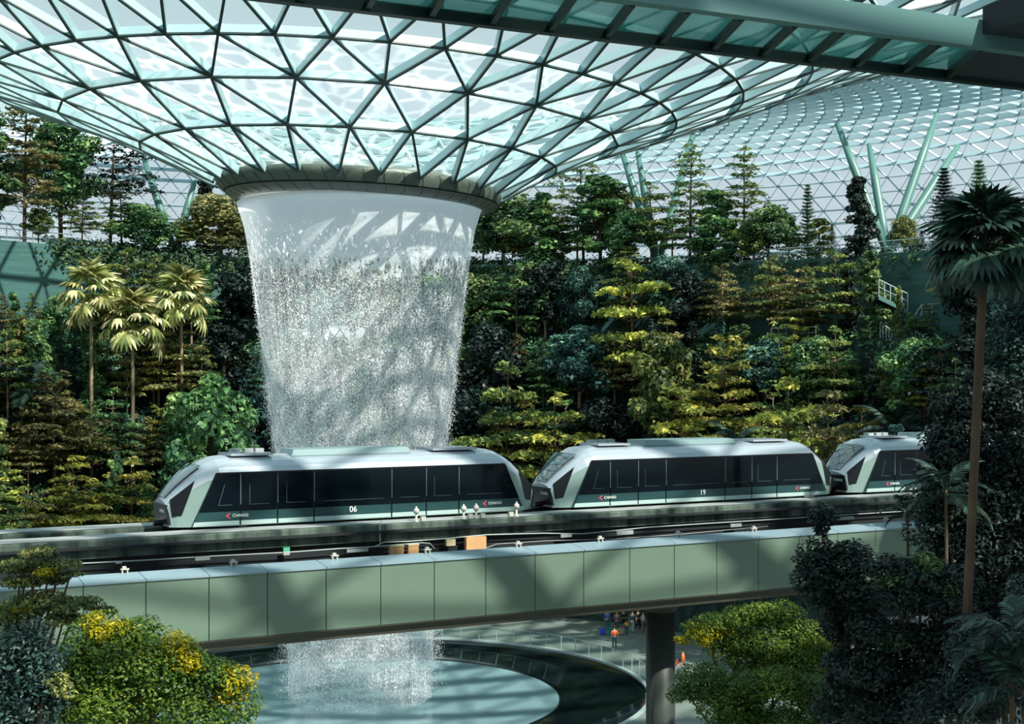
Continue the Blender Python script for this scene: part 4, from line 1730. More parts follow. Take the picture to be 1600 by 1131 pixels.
# individual slope trees that stand out
OUT = [
    (990, 415, 41.5, 3, 'tier', 'yellow-green', 1.2, 6.5, 'yellow tiered tree standing out high on the slope right of the waterfall'),
    (1135, 528, 36.5, 2, 'tier', 'yellow-green', 1.25, 6.5, 'broad yellow tiered tree half way up the slope above the second train car'),
    (1040, 545, 36.8, 2, 'round', 'olive', 1.0, 6.0, 'olive bushy tree left of the broad yellow tiered tree'),
    (870, 618, 30.5, 1, 'tier', 'yellow-green', 1.3, 6.0, 'yellow tiered tree above the gap between the first two cars'),
    (1060, 610, 31.0, 1, 'tier', 'yellow-green', 1.5, 6.5, 'wide yellow-green tiered tree right above the roof of the second car'),
    (1235, 600, 31.5, 1, 'tier', 'yellow-green', 1.1, 6.5, 'yellow tiered tree above the right end of the second car'),
    (1300, 615, 31.5, 1, 'tier', 'rusty olive', 1.1, 5.5, 'flat brownish tiered tree above the gap before the third car'),
    (790, 575, 34.5, 1, 'tier', 'olive', 1.2, 6.5, 'rounded olive tiered tree beside the right edge of the waterfall'),
    (1220, 505, 41.0, 2, 'tier', 'olive', 1.1, 7.5, 'dark olive tiered tree left of the zigzag stairs'),
    (85, 585, 36.0, 1, 'tier', 'rusty olive', 1.5, 7.5, 'wide rusty feathery tree at the left edge of the slope'),
    (275, 520, 40.0, 2, 'tier', 'rusty olive', 1.3, 7.5, 'rusty tiered tree under the right fan palm'),
    (120, 715, 29.5, 0, 'tier', 'yellow-green', 1.5, 6.0, 'bright yellow-green tiered tree low behind the left end of the track'),
    (205, 720, 29.8, 0, 'tier', 'yellow-green', 1.2, 5.5, 'yellow-green tiered tree just left of the first train car nose'),
    (330, 620, 31.5, 1, 'round', 'green', 1.0, 5.0, 'pale-leaved bushy tree above the first car, left of the waterfall'),
]
for i, (px, top, r, k, kind, lf, wide, h, lab) in enumerate(OUT):
    r = max(r, 32.4)
    b = far_hit(px, r)
    z = CZ + (HOR - top) / F * b.y - h
    kk = max(j for j in range(5) if TR[j] < r)
    az = math.atan2(b.x - AX, b.y - AY)
    zt = ter_z(kk, az)
    h = max(3.0, CZ + (HOR - top) / F * b.y - zt)
    b.z = zt
    plant(kind, i + 2, b, h, LEAVES[lf], lab, 'trees on the planted terraces', KINDN[kind], wide=wide * (7.5 / h) ** 0.5)


for i, (px, r, h, kind, lf, wide, lab) in enumerate((
    (1403, 45.2, 4.2, 'climber', 'olive', 0.9, 'olive creeper-hung tree between the zigzag stair flights'),
    (1424, 44.9, 1.9, 'round', 'green', 1.0, 'low green bush below the stair landing'),
    (1452, 44.9, 2.6, 'tier', 'olive', 0.9, 'low olive plant under the right part of the stair landing'),
    (1366, 45.4, 7.2, 'climber', 'green', 1.0, 'tall green creeper tree just left of the zigzag stairs'),
    (1503, 45.4, 5.6, 'round', 'dark green', 1.0, 'dark bushy tree just right of the stair landing'),
    (1440, 41.0, 5.6, 'round', 'green', 1.1, 'green bushy tree on the terrace under the zigzag stairs'),
    (1405, 40.6, 6.0, 'tier', 'olive', 1.2, 'olive tiered tree on the terrace under the zigzag stairs'),
    (1475, 40.8, 6.4, 'tier', 'dark green', 1.2, 'dark tiered tree on the terrace right of the zigzag stairs'),
)):
    b = far_hit(px, r)
    kk = max(j for j in range(5) if TR[j] + 0.4 < r)
    b.z = ter_z(kk, 0)
    plant(kind, i, b, h, LEAVES[lf], lab, 'trees on the planted terraces', KINDN[kind], wide=wide)

# ------------------------------------------------------------------ palms
def fan_frond(name, pet, rad, segs=16, span=3.7, dens=1.0):
    """leaf stalk along +X with a fan of narrow blades at its end"""
    vs, fs, at = [], [], []

    def quad(a, b, c, d, v):
        o = len(vs)
        vs.extend([tuple(a), tuple(b), tuple(c), tuple(d)])
        fs.append((o, o + 1, o + 2, o + 3))
        at.append(v)
    hub = Vector((pet * 0.92, 0, pet * 0.42))
    for q in range(6):
        a, b = q / 6, (q + 1) / 6
        p = lambda t: Vector((pet * 0.92 * t, 0, pet * 0.42 * (1 - (1 - t) ** 1.6)))
        w = 0.03 * pet ** 0.3
        quad(p(a) + Vector((0, -w, 0)), p(a) + Vector((0, w, 0)), p(b) + Vector((0, w, 0)), p(b) + Vector((0, -w, 0)), 0.3)
        quad(p(a) + Vector((0, 0, -w)), p(a) + Vector((0, 0, w)), p(b) + Vector((0, 0, w)), p(b) + Vector((0, 0, -w)), 0.3)
    for k in range(segs):
        a = -span / 2 + span * k / (segs - 1)
        L = rad * (0.72 + 0.28 * math.cos(a * 0.8)) * RNG.uniform(0.92, 1.06)
        wv = rad * 0.11
        d = Vector((math.cos(a), math.sin(a), 0))
        sd = Vector((-math.sin(a), math.cos(a), 0))
        pts = []
        for t in (0.0, 0.35, 0.7, 1.0):
            pts.append(hub + d * (L * t) + Vector((0, 0, -0.55 * L * t ** 2.2 + 0.04 * rad * (k % 2) * t)))
        ws = (0.03 * rad, wv, wv * 0.75, 0.01 * rad)
        v = RNG.random()
        for i in range(3):
            quad(pts[i] - sd * ws[i], pts[i] + sd * ws[i], pts[i + 1] + sd * ws[i + 1], pts[i + 1] - sd * ws[i + 1], v)
    me = bpy.data.meshes.new(name)
    me.from_pydata(vs, [], fs)
    a_ = me.attributes.new('v', 'FLOAT', 'FACE')
    a_.data.foreach_set('value', np.array(at, dtype=np.float32))
    me.update()
    return me


def feather_frond(name, L, leaflets=22, wl=0.32):
    vs, fs, at = [], [], []

    def quad(a, b, c, d, v):
        o = len(vs)
        vs.extend([tuple(a), tuple(b), tuple(c), tuple(d)])
        fs.append((o, o + 1, o + 2, o + 3))
        at.append(v)
    P = lambda t: Vector((L * t * (1 - 0.15 * t), 0, L * (0.45 * t - 0.62 * t * t)))
    for i in range(10):
        a, b = P(i / 10), P((i + 1) / 10)
        w = 0.012 * L * (1 - i / 12)
        quad(a + Vector((0, -w, 0)), a + Vector((0, w, 0)), b + Vector((0, w, 0)), b + Vector((0, -w, 0)), 0.4)
        quad(a + Vector((0, 0, -w)), a + Vector((0, 0, w)), b + Vector((0, 0, w)), b + Vector((0, 0, -w)), 0.4)
    for k in range(leaflets):
        t = 0.14 + 0.86 * k / (leaflets - 1)
        p = P(t)
        l = L * wl * (1.0 - 0.55 * abs(2 * t - 0.9)) * RNG.uniform(0.9, 1.08)
        for sd in (-1, 1):
            d = Vector((0.55, sd * 0.85, 0.0))
            q = p + d * (l * 0.55) + Vector((0, 0, 0.02 * l))
            e = p + d * l + Vector((0, 0, -0.32 * l))
            w = Vector((0.75, -sd * 0.4, 0)) * (0.028 * L)
            v = RNG.random()
            quad(p - w * 0.5, p + w * 0.5, q + w, q - w, v)
            quad(q - w, q + w, e + w * 0.1, e - w * 0.1, v)
    me = bpy.data.meshes.new(name)
    me.from_pydata(vs, [], fs)
    a_ = me.attributes.new('v', 'FLOAT', 'FACE')
    a_.data.foreach_set('value', np.array(at, dtype=np.float32))
    me.update()
    return me


FAN_FAR = [fan_frond('far_fan', 1.15, 1.0) for _ in range(3)]
FAN_NEAR = [fan_frond('near_fan', 0.75, 0.85, 24, 4.2) for _ in range(3)]
FEATHER = [feather_frond('feather', 2.1) for _ in range(3)]
for me in FAN_FAR:
    me.materials.append(L_PALM)
for me in FAN_NEAR + FEATHER:
    me.materials.append(L_NEARPALM)


def palm(name, base, top, rad0, rad1, fronds, n, lab, group=None, lo=-55, hi=75, trunkm='bark', scale=1.0, rings=False):
    root = empty(name, base)
    tag(root, lab, 'palm', group)
    base, top = Vector(base), Vector(top)
    mb = MB()
    pts, rr = [], []
    m = 60 if rings else 10
    for i in range(m + 1):
        t = i / m
        bend = math.sin(t * math.pi) * 0.003 * (top - base).length
        pts.append(base.lerp(top, t) + Vector((bend, 0, 0)))
        rr.append((rad0 + (rad1 - rad0) * t) * (1.0 + (0.05 if rings and i % 2 else 0)))
    mb.tube(pts, rr, 12)
    mb.build('trunk', M[trunkm], root, smooth=False)
    for k in range(n):
        t = k / n
        el = math.radians(lo + (hi - lo) * t + RNG.uniform(-6, 6))
        az = k * 2.399 + RNG.uniform(-0.2, 0.2)
        o = bpy.data.objects.new('frond', fronds[k % len(fronds)])
        COL.objects.link(o)
        o.parent = root
        o.location = top - base - Vector((0, 0, 0.25 * scale * (1 - t)))
        o.rotation_euler = (Matrix.Rotation(az, 3, 'Z') @ Matrix.Rotation(-el, 3, 'Y')).to_euler()
        s_ = scale * RNG.uniform(0.88, 1.1)
        o.scale = (s_, s_, s_)
    return root


for (px, py, r, yb, lab) in ((142, 462, 38.8, 520, 'fan palm on the left slope, leftmost of the three'), (207, 505, 36.8, 575, 'fan palm with bare trunk, lowest of the three on the left slope'), (283, 470, 38.6, 540, 'fan palm nearest the waterfall, right one of three on the left slope')):
    b = far_hit(px, r)
    kk = max(j for j in range(5) if TR[j] + 0.4 < r)
    b.z = ter_z(kk, 0)
    top = Vector((b.x, b.y, CZ + (HOR - py) / F * b.y))
    palm('fan_palm', b, top, 0.17, 0.13, FAN_FAR, 22, lab, 'fan palms on the left slope', lo=-50, hi=80, trunkm='bark_pale', scale=1.7)

YP = 35.0
pt = W(1538, 388, YP)
pb = W(1500, 1080, YP)
k_ = (pt.z - 0.0) / (pt.z - pb.z)
base = pt + (pb - pt) * k_
base.z = 0
palm('fan_palm', base, pt, 0.12, 0.105, FAN_NEAR, 30, 'tall dark fan palm with ringed leaning trunk at the right edge', lo=-38, hi=70, trunkm='bark', scale=1.12, rings=True)


def fern(name, px, py, Y, n, sc, lab, lo=-25, hi=60):
    top = W(px, py, Y)
    b = Vector((top.x, top.y, 0))
    palm(name, b, top, 0.07, 0.05, FEATHER, n, lab, None, lo=lo, hi=hi, scale=sc)


fern('feather_palm', 1580, 990, 31.0, 12, 0.75, 'dark feathery palm low at the right edge beside the ringed trunk', lo=-30, hi=45)
fern('feather_palm', 1600, 1075, 30.0, 12, 0.75, 'dark feathery palm in the bottom right corner')
fern('feather_palm', 1478, 765, 45.0, 10, 0.85, 'feathery palm in the shade left of the ringed trunk, beside the third car')
fern('feather_palm', 1418, 800, 50.0, 9, 0.6, 'small feathery palm reaching over the guideway end')
fern('feather_palm', 1395, 672, 100.0, 11, 1.5, 'arching feathery palm above the roof of the third car')
fern('feather_palm', 1148, 690, 101.0, 10, 1.3, 'small feathery palm peeping over the roof of the second car')
fern('feather_palm', 45, 600, 118.0, 12, 1.6, 'drooping feathery palm at the left edge half way up the slope')


# ------------------------------------------------------------------ near trees
def near_tree(name, lab, Y, blobs, L, leafm, trunk_px, dens=1.0, young=(), depth=1.0, branches=True, sunlitm=None, flat=0.8, cat='tree'):
    """crown of leafy lumps: blobs are (px, py, radius px, depth offset)"""
    base = W(trunk_px, 600, Y)
    base.z = 0
    root = empty(name, base)
    tag(root, lab, cat)
    parts, mb = [], MB()
    px_m = Y / F
    for b in blobs:
        c = W(b[0], b[1], Y + (b[3] if len(b) > 3 else 0)) - base
        r = b[2] * px_m
        n = int(dens * 7.0 * r * r / (L * L * 0.5) * 2.6) + 40
        parts.append(ball(c, (r, r * depth, r * flat), n, sub=11, up=0.7))
        mb.tube([(0, 0, c.z * 0.62), (c.x * 0.5, c.y * 0.5, c.z * 0.86), c], [0.10, 0.06, 0.02], 5, caps=False)
    zt = max(b_.z if False else 0 for b_ in [Vector()])
    top = max((W(b[0], b[1], Y) - base).z for b in blobs)
    mb.tube([(0, 0, 0), (0.1, 0, top * 0.4), (0, 0, top * 0.85)], [0.22, 0.17, 0.07], 9)
    me = merge_leaf(parts, name + '_leaves', L, L * 0.5)
    me.materials.append(leafm)
    o = bpy.data.objects.new('foliage', me)
    COL.objects.link(o)
    o.parent = root
    t = mb.build('trunk', M['bark'], root, origin=(0, 0, 0))
    if young:  # clumps whose brighter colour stands in for sunlight on the leaves
        parts = []
        for b in young:
            c = W(b[0], b[1], Y + (b[3] if len(b) > 3 else -0.25)) - base
            r = b[2] * px_m
            n = int(7.0 * r * r / (L * L * 0.5) * 1.9) + 30
            parts.append(ball(c, (r, r, r * flat), n, sub=9, up=0.8, base=0.75))
        me = merge_leaf(parts, name + '_sunlit', L, L * 0.5)
        me.materials.append(sunlitm or L_SUNLIT)
        o = bpy.data.objects.new('sunlit_foliage', me)
        COL.objects.link(o)
        o.parent = root
        o['label'] = 'leaf clumps in a brighter, sunlit colour'
    return root


near_tree('bushy_tree', 'yellow-topped bushy tree in front of the guideway, bottom left', 28.0,
          [(165, 1010, 62), (120, 1050, 60), (200, 1060, 70), (250, 1040, 70), (300, 1060, 62), (345, 1065, 42), (240, 1100, 80), (150, 1110, 80), (330, 1110, 70), (90, 1100, 60), (210, 990, 40)],
          0.095, L_LIME, 210, young=[(172, 985, 34), (268, 1020, 40), (285, 1035, 34), (372, 1062, 28), (365, 1085, 30), (150, 975, 24)])
near_tree('tiered_tree', 'flat-branched tree reaching over the guideway at the left edge', 31.0,
          [(60, 862, 28), (95, 882, 30), (40, 885, 42), (110, 898, 20), (30, 912, 36), (75, 905, 30), (60, 940, 48), (120, 945, 40), (155, 955, 24), (100, 968, 34), (20, 960, 50), (15, 1000, 50)],
          0.11, L_OLIVE, 10, dens=0.85, young=[(75, 892, 24), (35, 952, 18)], flat=0.32)
near_tree('leafy_shrub', 'dark blue-green shrub in the bottom left corner', 26.5,
          [(45, 1000, 42), (70, 1040, 44), (30, 1060, 55), (60, 1100, 60), (-20, 1030, 60), (10, 1110, 60)], 0.10, L_TEALN, 40, cat='shrub',
          young=[(88, 1062, 18), (100, 1078, 20)], sunlitm=L_OLIVE)
near_tree('bushy_tree', 'yellow-green layered tree right of the dark pier', 46.0,
          [(1110, 985, 42), (1165, 965, 38), (1215, 965, 42), (1250, 990, 40), (1190, 1000, 55), (1150, 1015, 45), (1250, 1025, 55), (1290, 1020, 40), (1210, 1040, 60), (1180, 955, 24)],
          0.115, L_LIME, 1130, young=[(1090, 988, 24), (1120, 982, 26), (1105, 995, 24), (1068, 1000, 14)], flat=0.6)
near_tree('bushy_tree', 'green bushy tree below the yellow-green layered tree, right of the pier', 43.0,
          [(1100, 1060, 42), (1150, 1075, 50), (1210, 1070, 50), (1270, 1075, 48), (1120, 1105, 60), (1200, 1115, 70), (1290, 1110, 60), (1075, 1085, 30)],
          0.115, L_LIME, 1190, flat=0.6)
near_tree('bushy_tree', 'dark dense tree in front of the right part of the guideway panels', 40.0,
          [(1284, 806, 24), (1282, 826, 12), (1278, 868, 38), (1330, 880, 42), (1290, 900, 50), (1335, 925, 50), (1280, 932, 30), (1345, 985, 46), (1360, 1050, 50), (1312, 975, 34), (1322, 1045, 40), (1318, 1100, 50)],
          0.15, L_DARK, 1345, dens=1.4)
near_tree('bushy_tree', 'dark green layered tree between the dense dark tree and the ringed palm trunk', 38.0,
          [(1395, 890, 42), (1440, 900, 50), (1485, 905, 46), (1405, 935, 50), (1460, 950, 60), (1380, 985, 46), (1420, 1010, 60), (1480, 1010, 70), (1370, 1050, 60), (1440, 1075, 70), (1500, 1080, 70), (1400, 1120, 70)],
          0.15, L_DARK, 1430, flat=0.62, dens=1.3, young=[(1440, 880, 30), (1400, 905, 26), (1470, 925, 30), (1395, 1000, 30)], sunlitm=L_GREEN)
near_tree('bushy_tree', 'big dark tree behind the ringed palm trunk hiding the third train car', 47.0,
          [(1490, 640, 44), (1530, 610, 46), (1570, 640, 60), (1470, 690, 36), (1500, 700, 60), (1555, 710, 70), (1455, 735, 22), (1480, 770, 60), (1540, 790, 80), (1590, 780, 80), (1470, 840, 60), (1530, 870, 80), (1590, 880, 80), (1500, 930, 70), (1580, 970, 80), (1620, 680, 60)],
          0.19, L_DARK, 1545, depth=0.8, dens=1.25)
near_tree('bushy_tree', 'dark tree at the right edge behind the fan palm crown', 56.0,
          [(1575, 540, 46), (1600, 500, 50), (1610, 580, 60), (1560, 590, 36), (1620, 450, 50)], 0.22, L_TEALN, 1610)
near_tree('bushy_tree', 'dark undergrowth tree in the bottom right corner behind the feathery palms', 34.0,
          [(1540, 1010, 60), (1590, 1050, 70), (1540, 1090, 70), (1600, 950, 60), (1480, 1110, 60)], 0.14, L_DARK, 1570)

# ------------------------------------------------------------------ railings, stairs, window on the terraces
def railing(name, lab, pts, h=1.1, post=2.0, glass=False, group='terrace railings'):
    pts = [Vector(p) for p in pts]
    root = empty(name, pts[0])
    tag(root, lab, 'railing', group)
    mb = MB()
    mb.tube([p + Vector((0, 0, h)) for p in pts], 0.045, 6)
    mb.build('handrail', M['rail'], root)
    mb = MB()
    mb.tube([p + Vector((0, 0, h * 0.55)) for p in pts], 0.02, 5)
    mb.tube([p + Vector((0, 0, 0.12)) for p in pts], 0.02, 5)
    mb.build('rail', M['rail'], root)
    acc = 0.0
    for a, b in zip(pts[:-1], pts[1:]):
        L = (b - a).length
        n = max(1, int(round(L / post)))
        for i in range(n + 1):
            p = a.lerp(b, i / n)
            m2 = MB()
            m2.tube([p - Vector((0, 0, 0.1)), p + Vector((0, 0, h))], 0.04, 6)
            m2.build('post', M['rail'], root)
    return root


def rim_path(px0, px1, r, k=4, n=6):
    out = []
    for i in range(n + 1):
        b = far_hit(px0 + (px1 - px0) * i / n, r)
        az = math.atan2(b.x - AX, b.y - AY)
        b.z = ter_z(k, az) + 0.15
        out.append(b)
    return out


railing('railing', 'steel railing on the top terrace at the left edge', rim_path(-10, 112, 49.5))
railing('railing', 'steel railing on the top terrace just left of the waterfall', rim_path(300, 392, 49.5))
railing('railing', 'steel railing on the top terrace just right of the waterfall', rim_path(775, 850, 49.5))
railing('railing', 'steel railing on the top terrace below the middle trees on the right', rim_path(1075, 1200, 49.5))
railing('railing', 'steel railing on the top terrace at the foot of the four-armed column', rim_path(1200, 1480, 49.5, n=10))
railing('railing', 'steel railing on a lower ledge above the second train car', rim_path(1205, 1275, 43.3, k=3))


def stair(name, lab, px0, py0, px1, py1, Y, width=1.6):
    a, b = W(px0, py0, Y), W(px1, py1, Y)
    root = empty(name, a)
    tag(root, lab, 'stairs', 'zigzag stairs on the slope')
    n = 14
    mb = MB()
    d = b - a
    for i in range(n):
        p = a + d * ((i + 0.5) / n)
        mb.box(p + Vector((0, width / 2, 0)), (abs(d.x) / n * 1.15, width, 0.09))
    mb.build('tread', M['concrete'], root)
    mb = MB()
    mb.beam(a - Vector((0, 0.05, 0.15)), b - Vector((0, 0.05, 0.15)), 0.08, 0.3, (0, 0, 1))
    mb.build('stringer', M['column'], root)
    mb = MB()
    mb.beam(a + Vector((0, width, -0.15)), b + Vector((0, width, -0.15)), 0.08, 0.3, (0, 0, 1))
    mb.build('stringer', M['column'], root)
    mb = MB()
    mb.tube([a + Vector((0, -0.05, 1.3)), b + Vector((0, -0.05, 1.3))], 0.045, 6)
    mb.build('handrail', M['rail'], root)
    mb = MB()
    mb.tube([a + Vector((0, -0.05, 0.7)), b + Vector((0, -0.05, 0.7))], 0.025, 6)
    mb.build('rail', M['rail'], root)
    for i in range(6):
        p = a + d * (i / 5)
        mb = MB()
        mb.tube([p + Vector((0, -0.05, -0.1)), p + Vector((0, -0.05, 1.3))], 0.035, 6)
        mb.build('post', M['rail'], root)
    return root


YS = 114.5
stair('stair_flight', 'upper flight of the zigzag stairs on the right slope', 1373, 462, 1418, 484, YS)
stair('stair_flight', 'lower flight of the zigzag stairs on the right slope, below the landing', 1375, 528, 1398, 545, YS)
stair('stair_flight', 'lowest flight of the zigzag stairs, running down behind bushes', 1425, 540, 1452, 556, YS)
# landing
lp = W(1449, 492, YS)
ld = empty('stair_landing', lp)
tag(ld, 'grey railed landing of the zigzag stairs beside pale concrete', 'landing')
mb = MB()
mb.box(lp + Vector((0, 1.0, -0.45)), (2.9, 2.2, 0.9))
mb.build('slab', M['wall_tile'], ld)
mb = MB()
mb.tube([W(1426, 498, YS), W(1440, 476, YS), W(1473, 474, YS)], 0.05, 6)
mb.build('handrail', M['rail'], ld)
mb = MB()
mb.tube([W(1427, 507, YS), W(1441, 487, YS), W(1473, 485, YS)], 0.03, 6)
mb.build('rail', M['rail'], ld)
for px, y0 in ((1427, 497), (1440, 476), (1456, 475), (1472, 474)):
    mb = MB()
    mb.tube([W(px, y0 + 18, YS), W(px, y0, YS)], 0.04, 6)
    mb.build('post', M['rail'], ld)

# pale curved concrete retaining wall right of the stairs
cw = empty('retaining_wall', W(1520, 560, 112))
tag(cw, 'pale curved concrete retaining wall behind the ringed palm trunk', 'retaining wall', kind='thing')
mb = MB()
prev = None
for (x0, yt, x1, yb) in ((1486, 535, 1512, 566), (1508, 508, 1530, 566), (1526, 480, 1546, 560), (1540, 420, 1556, 500)):
    mb.prism([W(x0, yb, 112), W(x1, yb, 112), W(x1, yt, 112), W(x0, yt + 10, 112)], (0, 2.5, 0))
mb.build('concrete_face', M['concrete'], cw)
ob = empty('planter_box', W(1522, 540, 111))
tag(ob, 'small orange box on the pale concrete ledge behind the palm trunk', 'box')
mb = MB()
mb.box(W(1522, 545, 111), (1.0, 0.5, 0.5))
mb.build('box_body', M['orange_box'], ob)

# bright triangulated opening seen through the water
wi = empty('window_1', W(520, 530, 141.0))
tag(wi, 'bright glazed opening with crossed braces seen through the water', 'window', kind='structure')
YW = 141.3
for poly in ([(497, 545), (508, 509), (543, 508), (552, 545)], [(466, 520), (486, 517), (478, 540)], [(556, 517), (566, 511), (571, 516), (560, 545)], [(492, 538), (548, 538), (550, 545), (491, 545)]):
    mb = MB()
    mb.prism([W(x, y, YW) for x, y in poly], (0, 0.1, 0))
    mb.build('pane', M['daylight_pane'], wi)
mb = MB()
for a, b in (((497, 546), (512, 508)), ((510, 508), (535, 546)), ((535, 508), (510, 546)), ((528, 508), (552, 546)), ((545, 508), (523, 546)), ((490, 546), (556, 546)), ((494, 537), (553, 537)), ((505, 508), (546, 508)), ((478, 541), (497, 546)), ((556, 517), (562, 546))):
    mb.beam(W(a[0], a[1], YW - 0.12), W(b[0], b[1], YW - 0.12), 0.10, 0.10, (0, 1, 0))
mb.build('brace', M['steel_dark'], wi)


# ------------------------------------------------------------------ people on the plaza
SKIN = mat('skin', srgb(186, 138, 112), 0.6)
HAIR = mat('black_hair', srgb(24, 22, 24), 0.7)
CLOTH = {}


def cloth(rgb):
    if rgb not in CLOTH:
        CLOTH[rgb] = mat('cloth', srgb(*rgb), 0.85)
    return CLOTH[rgb]


def skinned(name, verts, edges, radii, m, parent, sub=1):
    me = bpy.data.meshes.new(name)
    me.from_pydata(verts, edges, [])
    ob = bpy.data.objects.new(name + '_tmp', me)
    COL.objects.link(ob)
    sk = ob.modifiers.new('skin', 'SKIN')
    if not me.skin_vertices:
        me.skin_vertices.new(name='skin')
    for v, r in zip(me.skin_vertices[0].data, radii):
        v.radius = (r, r) if not hasattr(r, '__len__') else r
    me.skin_vertices[0].data[0].use_root = True
    sb = ob.modifiers.new('sub', 'SUBSURF')
    sb.levels = sub
    sb.render_levels = sub
    dg = bpy.context.evaluated_depsgraph_get()
    out = bpy.data.meshes.new_from_object(ob.evaluated_get(dg))
    out.materials.clear()
    out.materials.append(m)
    out.polygons.foreach_set('use_smooth', [True] * len(out.polygons))
    bpy.data.objects.remove(ob)
    o = bpy.data.objects.new(name, out)
    COL.objects.link(o)
    o.parent = parent
    return o


def person(px, py, hpx, face, top, legs, lab, pose='stand', long_sleeve=False, hair=None, sit=False):
    """feet at pixel (px, py) on the plaza, height hpx pixels, facing angle in degrees (0 = towards the camera)"""
    Y = CZ * F / (py - HOR)
    loc = W(px, py, Y)
    loc.z = 0
    H = hpx / F * Y * (1.45 if sit else 1.0)
    k = H / 1.72
    root = empty('person', loc, math.radians(face))
    root.scale = (k, k, k)
    tag(root, lab, 'person', 'people on the plaza')
    st = 0.16 if pose == 'walk' else 0.03
    hipz = 0.92
    if sit:
        hipz = 0.46
    P = {}
    P['pel'] = (0, 0, hipz)
    P['sp'] = (0, 0.01, hipz + 0.22)
    P['ch'] = (0, 0.0, hipz + 0.42)
    P['nk'] = (0, 0.0, hipz + 0.54)
    P['hd0'] = (0, -0.01, hipz + 0.62)
    P['hd1'] = (0, -0.02, hipz + 0.71)
    P['hd2'] = (0, -0.01, hipz + 0.79)
    V, E, Rr = [], [], []
    ix = {}

    def av(n, p, r):
        ix[n] = len(V)
        V.append(p)
        Rr.append(r)

    def ae(a, b):
        E.append((ix[a], ix[b]))
    av('pel', P['pel'], (0.13, 0.10))
    av('sp', P['sp'], (0.12, 0.09))
    av('ch', P['ch'], (0.14, 0.10))
    av('nk', P['nk'], 0.055)
    av('hd0', P['hd0'], (0.065, 0.07))
    av('hd1', P['hd1'], (0.078, 0.095))
    av('hd2', P['hd2'], (0.06, 0.07))
    for a, b in (('pel', 'sp'), ('sp', 'ch'), ('ch', 'nk'), ('nk', 'hd0'), ('hd0', 'hd1'), ('hd1', 'hd2')):
        ae(a, b)
    for sd, sg in (('L', -1), ('R', 1)):
        f = st * sg
        if sit:
            pts = [('hip', (0.10 * sg, -0.02, hipz), 0.085), ('kn', (0.13 * sg, -0.42, hipz + 0.02), 0.06), ('an', (0.13 * sg, -0.40, 0.08), 0.04), ('to', (0.14 * sg, -0.56, 0.035), 0.035)]
        else:
            pts = [('hip', (0.10 * sg, 0, hipz - 0.06), 0.085), ('kn', (0.11 * sg, -f * 0.7 - 0.02, 0.48), 0.058), ('an', (0.11 * sg, -f * 0.6 + abs(f) * 0.3, 0.08), 0.04), ('to', (0.12 * sg, -f * 0.6 - 0.15, 0.035), 0.035)]
        last = 'pel'
        for n_, p, r in pts:
            av(sd + n_, p, r)
            ae(last, sd + n_)
            last = sd + n_
        z = hipz
        if pose == 'phone':
            arm = [('sh', (0.19 * sg, 0, z + 0.43), 0.055), ('el', (0.23 * sg, -0.05, z + 0.16), 0.042), ('wr', (0.08 * sg, -0.27, z + 0.27), 0.03), ('pa', (0.05 * sg, -0.34, z + 0.31), 0.028)]
            dirv = (0, -0.6, 0.7)
        else:
            sw = 0.12 * sg if pose == 'walk' else 0.03
            arm = [('sh', (0.19 * sg, 0, z + 0.43), 0.055), ('el', (0.25 * sg, 0.03 + sw * 0.5, z + 0.15), 0.042), ('wr', (0.26 * sg, -0.05 + sw, z - 0.08), 0.03), ('pa', (0.26 * sg, -0.07 + sw, z - 0.15), 0.028)]
            dirv = (0, -0.15, -1)
        last = 'ch'
        for n_, p, r in arm:
            av(sd + n_, p, r)
            ae(last, sd + n_)
            last = sd + n_
        pa = Vector(V[ix[sd + 'pa']])
        dv = Vector(dirv).normalized()
        for q in range(4):
            e = pa + Vector((0.0, (q - 1.5) * 0.02, 0)) + dv * (0.085 - 0.008 * abs(q - 1.4))
            av(sd + 'f%d' % q, tuple(e), 0.009)
            ae(sd + 'pa', sd + 'f%d' % q)
        av(sd + 'th', tuple(pa + Vector((-0.02 * sg, -0.045, 0)) + dv * 0.04), 0.010)
        ae(sd + 'pa', sd + 'th')
    # nose
    av('no', (0, -0.125, hipz + 0.70), 0.014)
    ae('hd1', 'no')
    skinned('body', V, E, Rr, SKIN, root)
    g = lambda n: V[ix[n]]

    def piece(name, names, edges, grow, m):
        vs = [g(n) for n in names]
        rr = []
        for n in names:
            r = Rr[ix[n]]
            rr.append(tuple(x + grow for x in r) if hasattr(r, '__len__') else r + grow)
        skinned(name, vs, [(names.index(a), names.index(b)) for a, b in edges], rr, m, root)
    nm = ['pel', 'sp', 'ch', 'Lsh', 'Lel', 'Rsh', 'Rel']
    ed = [('pel', 'sp'), ('sp', 'ch'), ('ch', 'Lsh'), ('Lsh', 'Lel'), ('ch', 'Rsh'), ('Rsh', 'Rel')]
    if long_sleeve:
        nm += ['Lwr', 'Rwr']
        ed += [('Lel', 'Lwr'), ('Rel', 'Rwr')]
    piece('shirt', nm, ed, 0.022, cloth(top))
    piece('trousers', ['pel', 'Lhip', 'Lkn', 'Lan', 'Rhip', 'Rkn', 'Ran'], [('pel', 'Lhip'), ('Lhip', 'Lkn'), ('Lkn', 'Lan'), ('pel', 'Rhip'), ('Rhip', 'Rkn'), ('Rkn', 'Ran')], 0.018, cloth(legs))
    hz = hipz
    mb = MB()
    prof = [(0.0, hz + 0.90), (0.06, hz + 0.885), (0.098, hz + 0.83), (0.108, hz + 0.77), (0.10, hz + 0.70)]
    n = 16
    for i in range(n):
        a = TAU * i / n
        frontish = -math.sin(a)
        for r, z in prof:
            zz = z + (0.06 if frontish > 0.35 and z < hz + 0.75 else 0)
            mb.v.append((r * math.cos(a), r * math.sin(a) * 1.08 + 0.005, zz))
    m = len(prof)
